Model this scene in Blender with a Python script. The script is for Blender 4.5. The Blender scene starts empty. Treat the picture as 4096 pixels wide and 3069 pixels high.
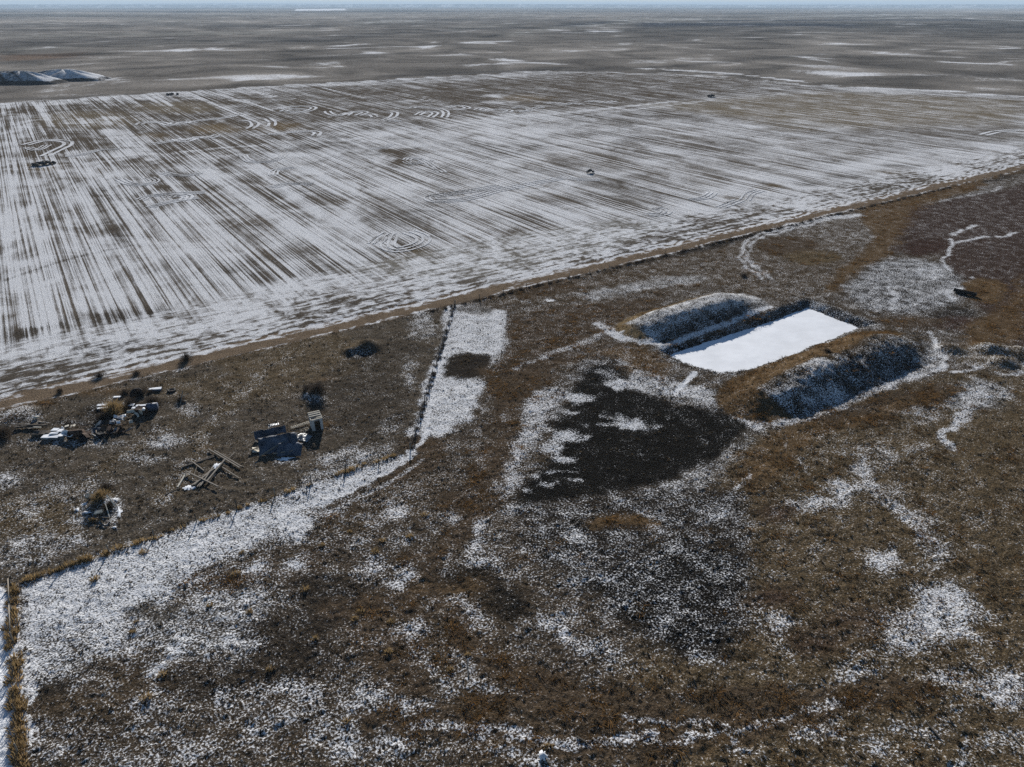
import bpy, math, random
import numpy as np

random.seed(7)
rng = np.random.default_rng(7)
R = math.radians
scene = bpy.context.scene
COL = scene.collection

# ------------------------------------------------------------------ camera
F_PX, CAM_H = 710.0, 55.0                     # focal length for a 1024 px wide frame, drone height (m)
PITCH = math.atan((383.5 - 5.0) / F_PX)
HEAD = 33.6                                   # heading, degrees clockwise from +Y (+Y = along the crop rows)
cam_d = bpy.data.cameras.new('camera')
cam_d.sensor_width = 36.0
cam_d.lens = 36.0 * F_PX / 1024.0
cam_d.clip_start, cam_d.clip_end = 0.5, 120000.0
cam = bpy.data.objects.new('camera', cam_d)
COL.objects.link(cam)
cam.location = (0, 0, CAM_H)
cam.rotation_euler = (math.pi / 2 - PITCH, 0, -R(HEAD))
scene.camera = cam

# ------------------------------------------------------------------ sky, sun, exposure
SUN_EL, SUN_AZ = 20.0, HEAD - 6.2
world = bpy.data.worlds.new('World')
scene.world = world
world.use_nodes = True
wn = world.node_tree
bg = wn.nodes['Background']
sky = wn.nodes.new('ShaderNodeTexSky')
sky.sky_type = 'NISHITA'
sky.sun_disc = False
sky.sun_elevation = R(SUN_EL)
sky.sun_rotation = R(SUN_AZ)
sky.air_density = 1.0
sky.dust_density = 0.0
sky.ozone_density = 3.0
wn.links.new(sky.outputs['Color'], bg.inputs['Color'])
bg.inputs['Strength'].default_value = 0.06
sun_d = bpy.data.lights.new('sun', 'SUN')
sun_d.energy = 5.0
sun_d.angle = R(0.5)
sun_d.color = (1.0, 0.95, 0.88)
sun = bpy.data.objects.new('sun', sun_d)
COL.objects.link(sun)
sun.location = (0, 0, 200)
sun.rotation_euler = (R(90 - SUN_EL), 0, math.pi - R(SUN_AZ))
scene.view_settings.view_transform = 'Standard'
scene.view_settings.look = 'None'
scene.view_settings.gamma = 1.0
scene.view_settings.use_curve_mapping = False
scene.view_settings.exposure = 0.62
scene.cycles.max_bounces = 4
scene.cycles.diffuse_bounces = 2
scene.cycles.volume_bounces = 0
scene.cycles.transparent_max_bounces = 4
scene.cycles.use_denoising = False
scene.cycles.sample_clamp_direct = 4.0
scene.cycles.sample_clamp_indirect = 4.0

# ------------------------------------------------------------------ survey helper: photo point -> ground point
CH, SH = math.cos(R(HEAD)), math.sin(R(HEAD))


def W(x, y, z=0.0):
    """ground position (u along the track, v along the rows) of a point of the 4096 px wide photograph"""
    a = (x / 4.0 - 512.0) / F_PX
    b = (383.5 - y / 4.0) / F_PX
    dy = math.cos(PITCH) + b * math.sin(PITCH)
    dz = -math.sin(PITCH) + b * math.cos(PITCH)
    t = (z - CAM_H) / min(dz, -1e-4)
    X, Y = a * t, dy * t
    return (X * CH + Y * SH, -X * SH + Y * CH)


def hash2(ix, iy, seed):
    h = (ix.astype(np.int64) * 374761393 + iy.astype(np.int64) * 668265263 + seed * 1442695041) & 0xFFFFFFFF
    h = ((h ^ (h >> 13)) * 1274126177) & 0xFFFFFFFF
    h = (h ^ (h >> 16)) & 0xFFFFFF
    return h / float(0xFFFFFF)


def vnoise(x, y, seed=0):
    ix, iy = np.floor(x), np.floor(y)
    fx, fy = x - ix, y - iy
    fx, fy = fx * fx * (3 - 2 * fx), fy * fy * (3 - 2 * fy)
    a, b = hash2(ix, iy, seed), hash2(ix + 1, iy, seed)
    c, d = hash2(ix, iy + 1, seed), hash2(ix + 1, iy + 1, seed)
    return (a + (b - a) * fx) * (1 - fy) + (c + (d - c) * fx) * fy - 0.5


def fbm(x, y, lam, octs=3, seed=0, rough=0.5):
    s, amp, tot = 0.0, 1.0, 0.0
    for k in range(octs):
        s = s + amp * vnoise(x / lam + 17.3 * k, y / lam - 9.1 * k, seed + k)
        tot += amp
        lam, amp = lam * 0.5, amp * rough
    return s / tot


def sstep(a, b, x):
    t = np.clip((x - a) / (b - a), 0, 1)
    return t * t * (3 - 2 * t)


def seg_dist(U, V, p, q):
    du, dv = q[0] - p[0], q[1] - p[1]
    L2 = du * du + dv * dv + 1e-12
    t = np.clip(((U - p[0]) * du + (V - p[1]) * dv) / L2, 0, 1)
    return np.hypot(U - p[0] - t * du, V - p[1] - t * dv)


# ------------------------------------------------------------------ materials
def new_mat(name):
    m = bpy.data.materials.new(name)
    m.use_nodes = True
    nt = m.node_tree
    b = nt.nodes['Principled BSDF']
    b.inputs['Roughness'].default_value = 0.9
    b.inputs['Specular IOR Level'].default_value = 0.15
    return m, nt, b


def simple_mat(name, col, rough=0.85, metal=0.0, var=0.35, scale=3.0, spec=0.2, bump=0.0, stretch=None):
    m, nt, b = new_mat(name)
    b.inputs['Roughness'].default_value = rough
    b.inputs['Metallic'].default_value = metal
    b.inputs['Specular IOR Level'].default_value = spec
    tc = nt.nodes.new('ShaderNodeTexCoord')
    src = tc.outputs['Object']
    if stretch:
        mp = nt.nodes.new('ShaderNodeMapping')
        mp.inputs['Scale'].default_value = stretch
        nt.links.new(src, mp.inputs['Vector'])
        src = mp.outputs['Vector']
    n = nt.nodes.new('ShaderNodeTexNoise')
    n.inputs['Scale'].default_value = scale
    n.inputs['Detail'].default_value = 5
    nt.links.new(src, n.inputs['Vector'])
    rmp = nt.nodes.new('ShaderNodeValToRGB')
    rmp.color_ramp.elements[0].position, rmp.color_ramp.elements[1].position = 0.3, 0.7
    rmp.color_ramp.elements[0].color = tuple(c * (1 - var) for c in col) + (1,)
    rmp.color_ramp.elements[1].color = tuple(min(1, c * (1 + var)) for c in col) + (1,)
    nt.links.new(n.outputs['Fac'], rmp.inputs['Fac'])
    nt.links.new(rmp.outputs['Color'], b.inputs['Base Color'])
    if bump:
        bp = nt.nodes.new('ShaderNodeBump')
        bp.inputs['Strength'].default_value = bump
        bp.inputs['Distance'].default_value = 0.05
        nt.links.new(n.outputs['Fac'], bp.inputs['Height'])
        nt.links.new(bp.outputs['Normal'], b.inputs['Normal'])
    return m


def ground_mat():
    m, nt, b = new_mat('prairie_ground')
    N, L = nt.nodes.new, nt.links.new

    def attr(name):
        a = N('ShaderNodeAttribute')
        a.attribute_name = name
        return a

    def mth(op, x, y=None, z=None, clamp=False):
        k = N('ShaderNodeMath')
        k.operation = op
        k.use_clamp = clamp
        for i, q in enumerate((x, y, z)):
            if q is None:
                continue
            if isinstance(q, (int, float)):
                k.inputs[i].default_value = q
            else:
                L(q, k.inputs[i])
        return k.outputs[0]

    geo = N('ShaderNodeNewGeometry')

    def noise(sc, detail, rough, dist=0.0):
        mp = N('ShaderNodeMapping')
        mp.inputs['Scale'].default_value = sc
        L(geo.outputs['Position'], mp.inputs['Vector'])
        n = N('ShaderNodeTexNoise')
        n.noise_dimensions = '2D'
        n.inputs['Scale'].default_value = 1.0
        n.inputs['Detail'].default_value = detail
        n.inputs['Roughness'].default_value = rough
        n.inputs['Distortion'].default_value = dist
        L(mp.outputs['Vector'], n.inputs['Vector'])
        return n.outputs['Fac']

    base, sn = attr('base').outputs['Color'], attr('snow').outputs['Fac']
    rw, ru = attr('rows').outputs['Fac'], attr('headland').outputs['Fac']
    fine = noise((4.4, 4.4, 1), 3, 0.65, 0.3)
    mid = noise((0.42, 0.42, 1), 4, 0.62, 0.5)
    far = noise((0.011, 0.011, 1), 5, 0.6, 0.5)
    row = noise((1.75, 0.010, 1), 2, 0.6)
    rowb = noise((0.42, 0.009, 1), 2, 0.6)
    patch = noise((0.075, 0.055, 1), 4, 0.7, 0.4)
    row2 = noise((0.13, 0.011, 1), 3, 0.65)
    hdl = noise((0.09, 0.9, 1), 3, 0.8)
    # grains of snow between the tufts; in the field they follow the drill rows
    iso = mth('ADD', mth('MULTIPLY', fine, 0.64), mth('ADD', mth('MULTIPLY', mid, 0.28), mth('MULTIPLY', far, 0.08)))
    rws = mth('ADD', mth('MULTIPLY', row, 0.40), mth('ADD', mth('MULTIPLY', rowb, 0.16), mth('ADD', mth('MULTIPLY', fine, 0.14), mth('ADD', mth('MULTIPLY', row2, 0.06), mth('MULTIPLY', patch, 0.24)))))
    hds = mth('ADD', mth('MULTIPLY', hdl, 0.36), mth('ADD', mth('MULTIPLY', patch, 0.32), mth('MULTIPLY', mid, 0.32)))

    def mixf(f, a, c):
        k = N('ShaderNodeMix')
        L(f, k.inputs[0])
        L(a, k.inputs[2])
        L(c, k.inputs[3])
        return k.outputs[0]

    opn = attr('open').outputs['Fac']
    wide = mth('ADD', mth('MULTIPLY', far, 0.8), mth('MULTIPLY', mid, 0.2))
    n = mixf(opn, mixf(ru, mixf(rw, iso, rws), hds), wide)
    msk = mth('ADD', mth('MULTIPLY', mth('SUBTRACT', n, 0.5), 9.5), mth('MULTIPLY', mth('SUBTRACT', sn, 0.54), 3.1))
    msk = mth('ADD', msk, 0.5, clamp=True)
    # a thin dusting lets stubble and litter show through; only drifts are deep
    deep = N('ShaderNodeMapRange')
    deep.inputs[1].default_value, deep.inputs[2].default_value = 0.7, 1.15
    deep.inputs[3].default_value, deep.inputs[4].default_value = 0.88, 1.0
    L(sn, deep.inputs[0])
    grain = mth('MULTIPLY', mth('SUBTRACT', fine, 0.33), 4.5, clamp=True)
    grain = mth('ADD', mth('MULTIPLY', grain, 0.5), 0.5)
    grain = mth('MAXIMUM', grain, mth('MULTIPLY', mth('SUBTRACT', sn, 0.9), 4.0, clamp=True))
    msk = mth('MULTIPLY', msk, mth('MULTIPLY', deep.outputs[0], grain))
    # earth and litter colour
    vari = mth('ADD', mth('MULTIPLY', fine, 2.6), mth('ADD', mth('MULTIPLY', mid, 0.9), -0.75))
    vari = mth('ADD', vari, mth('MULTIPLY', mth('MULTIPLY', mth('SUBTRACT', far, 0.5), opn), 2.6))
    vari = mth('MAXIMUM', vari, 0.3)
    sc = N('ShaderNodeVectorMath')
    sc.operation = 'SCALE'
    L(base, sc.inputs[0])
    L(vari, sc.inputs['Scale'])
    snowc = N('ShaderNodeRGB')
    snowc.outputs[0].default_value = (0.73, 0.74, 0.76, 1)
    mx = N('ShaderNodeMix')
    mx.data_type = 'RGBA'
    L(msk, mx.inputs[0])
    L(sc.outputs[0], mx.inputs[6])
    L(snowc.outputs[0], mx.inputs[7])
    L(mx.outputs[2], b.inputs['Base Color'])
    bp = N('ShaderNodeBump')
    bp.inputs['Strength'].default_value = 0.75
    bp.inputs['Distance'].default_value = 0.22
    L(fine, bp.inputs['Height'])
    L(bp.outputs['Normal'], b.inputs['Normal'])
    b.inputs['Roughness'].default_value = 0.95
    b.inputs['Specular IOR Level'].default_value = 0.0
    return m


def grass_mat(name, col, var=0.5, transl=0.35):
    m = bpy.data.materials.new(name)
    m.use_nodes = True
    nt = m.node_tree
    nt.nodes.clear()
    N, L = nt.nodes.new, nt.links.new
    at = N('ShaderNodeAttribute')
    at.attribute_name = 'tint'
    rmp = N('ShaderNodeValToRGB')
    rmp.color_ramp.elements[0].color = tuple(c * (1 - var) for c in col) + (1,)
    rmp.color_ramp.elements[1].color = tuple(c * (1 + var) for c in col) + (1,)
    L(at.outputs['Fac'], rmp.inputs['Fac'])
    d, t, mx, o = N('ShaderNodeBsdfDiffuse'), N('ShaderNodeBsdfTranslucent'), N('ShaderNodeMixShader'), N('ShaderNodeOutputMaterial')
    L(rmp.outputs['Color'], d.inputs['Color'])
    L(rmp.outputs['Color'], t.inputs['Color'])
    mx.inputs[0].default_value = transl
    L(d.outputs[0], mx.inputs[1])
    L(t.outputs[0], mx.inputs[2])
    L(mx.outputs[0], o.inputs['Surface'])
    return m


M = {}
M['ground'] = ground_mat()
M['rust_grass'] = grass_mat('rust_grass', (0.185, 0.108, 0.045))
M['dry_grass'] = grass_mat('dry_grass', (0.085, 0.064, 0.040))
M['brown_grass'] = grass_mat('brown_grass', (0.125, 0.088, 0.046))
M['tan_grass'] = grass_mat('tan_grass', (0.27, 0.19, 0.095), 0.4)
M['twigs'] = grass_mat('twigs', (0.085, 0.066, 0.050), 0.5, 0.15)
M['snow'] = simple_mat('packed_snow', (0.68, 0.70, 0.73), 0.8, var=0.07, scale=0.25, bump=0.6)
M['wood'] = simple_mat('grey_weathered_wood', (0.20, 0.175, 0.145), var=0.4, scale=4, bump=0.3, stretch=(1, 8, 8))
M['darkwood'] = simple_mat('dark_wood', (0.075, 0.062, 0.05), var=0.4, scale=4, bump=0.3, stretch=(1, 8, 8))
M['whitewood'] = simple_mat('faded_white_boards', (0.42, 0.41, 0.40), var=0.25, scale=3, bump=0.3, stretch=(6, 6, 1))
M['paleboard'] = simple_mat('pale_board', (0.50, 0.46, 0.38), var=0.25, scale=3)
M['steel'] = simple_mat('weathered_sheet_steel', (0.07, 0.08, 0.10), 0.7, 0.0, var=0.6, scale=0.9, spec=0.15, bump=0.2)
M['galv'] = simple_mat('galvanised_sheet', (0.17, 0.18, 0.19), 0.5, 0.5, var=0.35, scale=1.4, spec=0.4)
M['whitepaint'] = simple_mat('white_enamel', (0.72, 0.73, 0.74), 0.4, var=0.08, scale=2, spec=0.5)
M['rust'] = simple_mat('rusty_iron', (0.07, 0.045, 0.032), 0.85, 0.2, var=0.5, scale=4)
M['black'] = simple_mat('black_rubber', (0.012, 0.012, 0.013), 0.8, var=0.4, scale=4)
M['bluetank'] = simple_mat('dull_blue_tank', (0.045, 0.06, 0.095), 0.6, 0.2, var=0.35, scale=2, spec=0.4)
M['stone'] = simple_mat('field_stone', (0.075, 0.066, 0.058), 0.9, var=0.5, scale=1.2, bump=0.4)
M['earth'] = simple_mat('bare_earth', (0.085, 0.068, 0.052), 0.95, var=0.5, scale=0.5, bump=0.5)
M['wire'] = simple_mat('fence_wire', (0.10, 0.095, 0.09), 0.6, 0.6, var=0.2)

# ------------------------------------------------------------------ the ground sheet: heights and cover
NA, NR = 1020, 800
HW = 60.0
th_in = np.linspace(-HW, HW, NA)
th_out = np.concatenate([np.linspace(HW + 2, 178, 38), np.linspace(182, 358 - HW, 38)])
TH = np.radians(np.concatenate([th_in, th_out]) + HEAD)        # clockwise from +Y
ang = np.concatenate([np.linspace(62.0, 1.0, NR - 70), np.geomspace(0.985, 0.055, 70)])
RR = np.concatenate([[0.5, 8.0, 16.0, 23.0], CAM_H / np.tan(np.radians(ang))])
nr, na = len(RR), len(TH)
RG, TG = np.meshgrid(RR, TH, indexing='ij')
U, V = (RG * np.sin(TG)).ravel(), (RG * np.cos(TG)).ravel()
RNG = RG.ravel()
NV = U.size
SNOW = np.full(NV, 0.30)
BASE = np.empty((NV, 3))
BASE[:] = (0.062, 0.048, 0.034)
ROWS, HEADL = np.zeros(NV), np.zeros(NV)
LIM = np.ones(NV)
RUST, TUFT, RELIEF = np.zeros(NV), np.full(NV, 0.6), np.ones(NV)
NZ1 = fbm(U, V, 9.0, 4, 3, 0.6)
NZ2 = fbm(U, V, 9.0, 4, 31, 0.6)
NZB = fbm(U, V, 160.0, 4, 55, 0.55)
NZC = fbm(U, V, 24.0, 4, 77, 0.55)
wamp = np.clip(2.4 * (RNG / 80.0) ** 0.8, 1.2, 30.0) * np.clip(600.0 / RNG, 0.05, 1)
NF1, NF2 = fbm(U, V, 2.4, 3, 131, 0.7), fbm(U, V, 2.4, 3, 141, 0.7)
fw = 2.2 * sstep(260, 120, RNG)
UW, VW = U + NZ1 * wamp + NF1 * fw, V + NZ2 * wamp + NF2 * fw

CC = dict(
    brown=(0.070, 0.052, 0.034), yard=(0.078, 0.064, 0.048), olive=(0.098, 0.072, 0.041), rust=(0.100, 0.066, 0.035),
    rustdark=(0.066, 0.048, 0.032), black=(0.013, 0.012, 0.0105), dark=(0.030, 0.025, 0.020), maroon=(0.045, 0.028, 0.022),
    grey=(0.085, 0.076, 0.065), field=(0.095, 0.080, 0.064), fieldtan=(0.15, 0.122, 0.083), fieldbrown=(0.082, 0.066, 0.049),
    dirt=(0.14, 0.105, 0.073), far=(0.16, 0.146, 0.13), fardark=(0.085, 0.080, 0.075), farpale=(0.20, 0.19, 0.17),
    tan=(0.155, 0.112, 0.06), farrust=(0.14, 0.10, 0.073), farblue=(0.042, 0.043, 0.050))


def poly_alpha(pts, fe, warp=True):
    pu = np.array(pts, float)
    u, v = (UW, VW) if warp else (U, V)
    lo, hi = pu.min(0) - fe, pu.max(0) + fe
    idx = np.nonzero((u > lo[0]) & (u < hi[0]) & (v > lo[1]) & (v < hi[1]))[0]
    if not len(idx):
        return idx, None
    uu, vv = u[idx], v[idx]
    ins = np.zeros(len(idx), bool)
    dist = np.full(len(idx), 1e9)
    for k in range(len(pu)):
        p, q = pu[k], pu[(k + 1) % len(pu)]
        dist = np.minimum(dist, seg_dist(uu, vv, p, q))
        if abs(p[1] - q[1]) > 1e-9:
            c = (p[1] > vv) != (q[1] > vv)
            ins ^= c & (uu < (q[0] - p[0]) * (vv - p[1]) / (q[1] - p[1]) + p[0])
    return idx, sstep(-fe, fe, np.where(ins, dist, -dist))


def lay(idx, a, k=1.0, snow=None, col=None, rust=None, tuft=None, relief=None, rows=None, headl=None):
    if a is None:
        return
    a = a * k * LIM[idx]
    for arr, val in ((SNOW, snow), (RUST, rust), (TUFT, tuft), (RELIEF, relief), (ROWS, rows), (HEADL, headl)):
        if val is not None:
            arr[idx] = arr[idx] * (1 - a) + val * a
    if col is not None:
        BASE[idx] = BASE[idx] * (1 - a[:, None]) + np.array(CC[col]) * a[:, None]


def area(pts, fe=None, warp=True, uv=False, **kw):
    g = pts if uv else [W(*p) for p in pts]
    if fe is None:
        c = np.mean(np.array(g), 0)
        fe = 0.02 * math.hypot(*c)
    i, a = poly_alpha(g, fe, warp)
    lay(i, a, **kw)


def blob(cx, cy, rx, ry, fe=None, **kw):
    fe = fe * 1.7 if fe else fe
    area([(cx + rx * math.cos(t), cy + ry * math.sin(t)) for t in np.linspace(0, 2 * math.pi, 20, endpoint=False)], fe, **kw)


def smooth(pts, n=6):
    p = [np.array(q, float) for q in pts]
    p = [2 * p[0] - p[1]] + p + [2 * p[-1] - p[-2]]
    out = []
    for i in range(1, len(p) - 2):
        for t in np.linspace(0, 1, n, endpoint=False):
            out.append(0.5 * (2 * p[i] + (p[i + 1] - p[i - 1]) * t + (2 * p[i - 1] - 5 * p[i] + 4 * p[i + 1] - p[i + 2]) * t * t
                              + (3 * p[i] - p[i - 1] - 3 * p[i + 1] + p[i + 2]) * t ** 3))
    out.append(p[-2])
    return out


def trail(pts, w, fe=None, uv=False, warp=False, offs=(0,), k=1.0, n=6, **kw):
    """a worn or drifted line, w metres wide; offs: parallel copies"""
    g = smooth([p if uv else W(*p) for p in pts], n)
    g = np.array(g)
    d = np.gradient(g, axis=0)
    nrm = np.stack([-d[:, 1], d[:, 0]], 1) / (np.hypot(d[:, 0], d[:, 1])[:, None] + 1e-9)
    u, v = (UW, VW) if warp else (U, V)
    fe = fe or w * 0.5
    for o in offs:
        q = g + nrm * o
        lo, hi = q.min(0) - w - fe, q.max(0) + w + fe
        idx = np.nonzero((u > lo[0]) & (u < hi[0]) & (v > lo[1]) & (v < hi[1]))[0]
        if not len(idx):
            continue
        dist = np.full(len(idx), 1e9)
        for i in range(len(q) - 1):
            dist = np.minimum(dist, seg_dist(u[idx], v[idx], q[i], q[i + 1]))
        lay(idx, sstep(w / 2 + fe, w / 2 - fe * 0.3, dist), k, **kw)


def band(pts, h, fe=None, **kw):
    """a strip that follows pts, h photo pixels to each side across the ground"""
    area([(x, y - h) for x, y in pts] + [(x, y + h) for x, y in reversed(pts)], fe, **kw)


# far plain
farm = sstep(420, 700, RNG)
SNOW[:] = SNOW * (1 - farm) + farm * np.clip(0.02 + 0.5 * NZB + 0.3 * NZC, -0.1, 0.4)
tone = np.clip(1 + 1.3 * NZB, 0.5, 1.6)
BASE[:] = BASE * (1 - farm[:, None]) + farm[:, None] * np.array(CC['far']) * tone[:, None]
ROWS[:] = 0
TUFT *= (1 - farm)
streak = fbm(U * 0.4 + V * 0.25, -U * 0.25 + V * 0.4, 700.0, 4, 91, 0.6)
vf = sstep(1200, 2500, RNG)
BASE *= (1 + vf * np.clip(3.0 * streak, -0.6, 0.9))[:, None]

for pts, h, kw in [
    ([(0, 60), (900, 58), (1500, 62), (2100, 60)], 5, dict(col='farpale', k=0.35)),
    ([(450, 78), (750, 79)], 2.5, dict(col='farpale', k=0.8)),
    ([(550, 87), (950, 89)], 2.5, dict(col='farpale', k=0.6)),
    ([(0, 100), (700, 96), (1300, 105)], 8, dict(col='fardark', k=0.5)),
    ([(0, 146), (400, 139), (1000, 133), (1250, 130)], 6, dict(col='farpale', k=0.75)),
    ([(0, 165), (500, 158), (1000, 158), (1300, 162)], 10, dict(col='fardark', k=0.55)),
    ([(0, 186), (500, 176), (1000, 168), (1500, 140), (1900, 118), (2100, 110)], 4, dict(col='fardark', k=0.75)),
    ([(450, 190), (700, 170), (1100, 160)], 4, dict(col='farpale', k=0.5)),
    ([(0, 205), (120, 195), (300, 190)], 5, dict(col='farpale', k=0.6, snow=0.3)),
    ([(0, 232), (200, 228), (330, 222)], 12, dict(col='farrust', k=0.9, snow=0.0)),
    ([(0, 252), (200, 240), (340, 228)], 5, dict(col='fardark', k=0.8, snow=0.0)),
    ([(600, 190), (1000, 170), (1500, 150)], 10, dict(col='fardark', k=0.3)),
    ([(300, 205), (700, 200), (1000, 192)], 6, dict(snow=0.35, k=0.6)),
    ([(150, 268), (330, 256), (470, 258)], 6, dict(snow=0.55)),
    ([(560, 205), (820, 200)], 3, dict(snow=0.8, k=0.7)),
    ([(1050, 235), (1300, 222), (1500, 215)], 5, dict(snow=0.25)),
    ([(1280, 190), (1700, 180), (2050, 170)], 9, dict(snow=0.45, k=0.8)),
    ([(1450, 92), (1550, 84), (1690, 86)], 6, dict(col='farpale', snow=0.35)),
    ([(1800, 115), (2050, 100)], 4, dict(col='farpale', snow=0.4, k=0.7)),
    ([(2040, 140), (2180, 118), (2300, 105), (2450, 96), (2560, 90)], 4, dict(col='farpale', snow=0.5)),
    ([(2200, 129), (2350, 126), (2500, 125)], 5, dict(snow=0.85)),
    ([(2240, 104), (2330, 98), (2430, 92)], 3, dict(col='farblue', snow=0.0)),
    ([(2440, 80), (2650, 77), (2900, 74)], 5, dict(col='farpale', snow=0.55)),
    ([(2560, 98), (2900, 96), (3200, 99), (3430, 104)], 8, dict(col='farblue', snow=0.0)),
    ([(2560, 88), (3000, 89), (3600, 92)], 2, dict(col='farpale', snow=0.3)),
    ([(2800, 82), (3300, 80), (4096, 80)], 3, dict(col='farblue', snow=0.05, k=0.8)),
    ([(3050, 74), (3300, 64), (3600, 60), (3880, 60)], 5, dict(col='farpale', snow=0.5)),
    ([(3240, 43), (3600, 38), (4096, 30)], 5, dict(col='farpale', snow=0.55)),
    ([(3450, 74), (3800, 70), (4096, 84)], 3, dict(col='farpale', snow=0.4)),
    ([(3590, 94), (3650, 97), (3720, 101)], 3, dict(snow=1.0)),
    ([(3440, 120), (3800, 115), (4096, 112)], 8, dict(col='fardark', k=0.4)),
    ([(2250, 150), (2600, 165), (2800, 160)], 9, dict(col='fardark', k=0.5, snow=0.1)),
    ([(2600, 190), (2900, 194)], 3, dict(snow=0.5)),
    ([(2470, 172), (2550, 182)], 2.5, dict(snow=0.9)),
    ([(3050, 186), (3170, 185)], 3.5, dict(snow=0.85)),
    ([(3430, 194), (3540, 196)], 3.5, dict(snow=0.95)),
    ([(3670, 198), (3840, 200)], 4, dict(snow=0.95)),
    ([(4010, 193), (4120, 195)], 6, dict(snow=0.95)),
    ([(3920, 212), (4120, 212)], 5, dict(snow=0.6, col='fardark')),
    ([(3940, 222), (4020, 225), (4120, 236)], 3, dict(snow=0.9)),
    ([(3680, 130), (3780, 135)], 3, dict(snow=0.9)),
    ([(2950, 148), (3050, 150)], 3, dict(snow=0.5)),
    ([(3200, 152), (3350, 155)], 4, dict(snow=0.5)),
    ([(2500, 278), (2750, 262), (3000, 240), (3300, 215)], 4, dict(col='fardark', snow=0.0)),
    ([(2650, 272), (2900, 290), (3200, 285), (3500, 300)], 9, dict(snow=0.40)),
    ([(3400, 320), (3800, 300), (4096, 310)], 9, dict(col='fardark', snow=0.15, k=0.6)),
    ([(3050, 262), (3400, 268)], 7, dict(snow=0.42, k=0.8)),
    ([(2500, 230), (3200, 225), (4096, 245)], 22, dict(snow=0.26, k=0.7)),
    ([(4020, 312), (4120, 312)], 6, dict(snow=0.7)),
    # strip fields this side of the ridge road
    ([(300, 330), (900, 290), (1500, 252), (1800, 225), (2080, 245)], 16, dict(col='far', snow=0.08, k=0.8)),
    ([(860, 282), (1000, 274), (1150, 262), (1380, 248)], 7, dict(snow=0.66)),
    ([(900, 322), (1050, 316), (1250, 300), (1400, 296)], 9, dict(snow=0.58)),
    ([(1600, 275), (1800, 262), (2050, 252)], 6, dict(snow=0.55)),
    ([(400, 318), (520, 315), (700, 312)], 5, dict(snow=0.45)),
    ([(150, 345), (500, 335), (800, 330)], 6, dict(snow=0.35)),
    ([(250, 385), (600, 375), (760, 370)], 6, dict(snow=0.40)),
    ([(0, 400), (300, 390), (700, 372), (1050, 356)], 3.5, dict(col='fardark', snow=0.05)),
    ([(0, 240 + 60), (150, 296), (500, 278), (900, 254), (1250, 230), (1600, 214), (1780, 208), (1950, 222), (2150, 244)], 2.2, dict(col='fardark', snow=0.0)),
    ([(1540, 306), (1800, 294), (2050, 284), (2250, 276)], 5, dict(col='fardark', snow=0.05)),
    ([(2060, 300), (2250, 284), (2450, 276)], 5, dict(col='fardark', snow=0.02)),
]:
    if kw.get('snow', 0) > 0.45:
        kw = dict(kw, snow=kw['snow'] * 0.62)
    band(pts, h, **kw)
area([(1185, 36), (1380, 35), (1385, 41), (1180, 43)], 20, warp=False, snow=1.6)
# road that runs past the far side of the field
band([(1900, 232), (2140, 250), (2480, 270), (2900, 293)], 2.5, snow=0.8, col='far')
trail([(2480, 270), (2900, 293), (3330, 340), (3700, 359), (4096, 388), (4400, 412)], 7, 4, snow=0.85, col='far')
trail([(2600, 282), (2900, 300), (3300, 348), (3700, 368), (4096, 398), (4400, 424)], 5, 4, snow=0.0, col='fardark')
trail([(2650, 290), (2900, 308), (3200, 338), (3330, 355)], 9, 5, snow=0.5, col='far', warp=True)

# the stubble field
FIELD = [(-900, 127.6), (760, 127.6), (640, 190), (570, 255), (527, 363), (510, 505), (436, 596), (158, 599), (-4, 580), (-900, 575)]
fi, fa = poly_alpha(FIELD, 1.5, False)
cov = 0.60 + 0.55 * NZC[fi] + 0.5 * NZB[fi]
lay(fi, fa, 1.0, snow=0.6, col='field', rust=0, tuft=0.0, relief=0.2, rows=1.0)
SNOW[fi] = SNOW[fi] * (1 - fa) + cov * fa
fz = (NZC[fi] * 1.4)
BASE[fi] *= np.clip(1 + fz * 0.5, 0.6, 1.5)[:, None]
FK = dict(rows=1.0)
area([(0, 430), (260, 415), (700, 395), (1050, 370), (1700, 350), (2300, 310), (2900, 330), (2700, 420), (2200, 440), (1750, 480),
      (1350, 520), (1000, 600), (700, 620), (330, 660), (0, 680)], 12, snow=0.27, col='fieldbrown', k=0.9)
area([(1100, 350), (1700, 330), (2350, 290), (2900, 310), (3350, 360), (2600, 400), (1900, 420), (1500, 400)], 12, snow=0.22, col='fieldbrown', k=0.8)
area([(2560, 420), (3000, 385), (3300, 365), (4096, 400), (4096, 470), (3500, 500), (3000, 480)], 14, snow=0.22, col='fieldtan', k=0.8)
area([(2900, 440), (3300, 420), (4096, 430), (4096, 520), (3500, 540), (3100, 520)], 14, snow=0.30, col='fieldtan', k=0.6)
area([(3300, 520), (4096, 500), (4096, 580), (3700, 600), (3300, 590)], 8, snow=0.36, col='field', k=0.8)
area([(2000, 650), (2600, 560), (3400, 500), (3800, 560), (3000, 720), (2500, 800)], 10, snow=0.50, k=0.8)
area([(2700, 800), (3100, 700), (3700, 600), (4096, 560), (4096, 650), (3400, 790), (2900, 900), (2500, 960)], 6, snow=0.80, k=0.9)
area([(0, 620), (500, 640), (700, 900), (600, 1100), (400, 1300), (0, 1400)], 8, snow=0.70, k=0.8)
area([(700, 760), (1300, 700), (1700, 850), (1500, 1050), (1100, 1050), (800, 950)], 8, snow=0.56, k=0.6)
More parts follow.
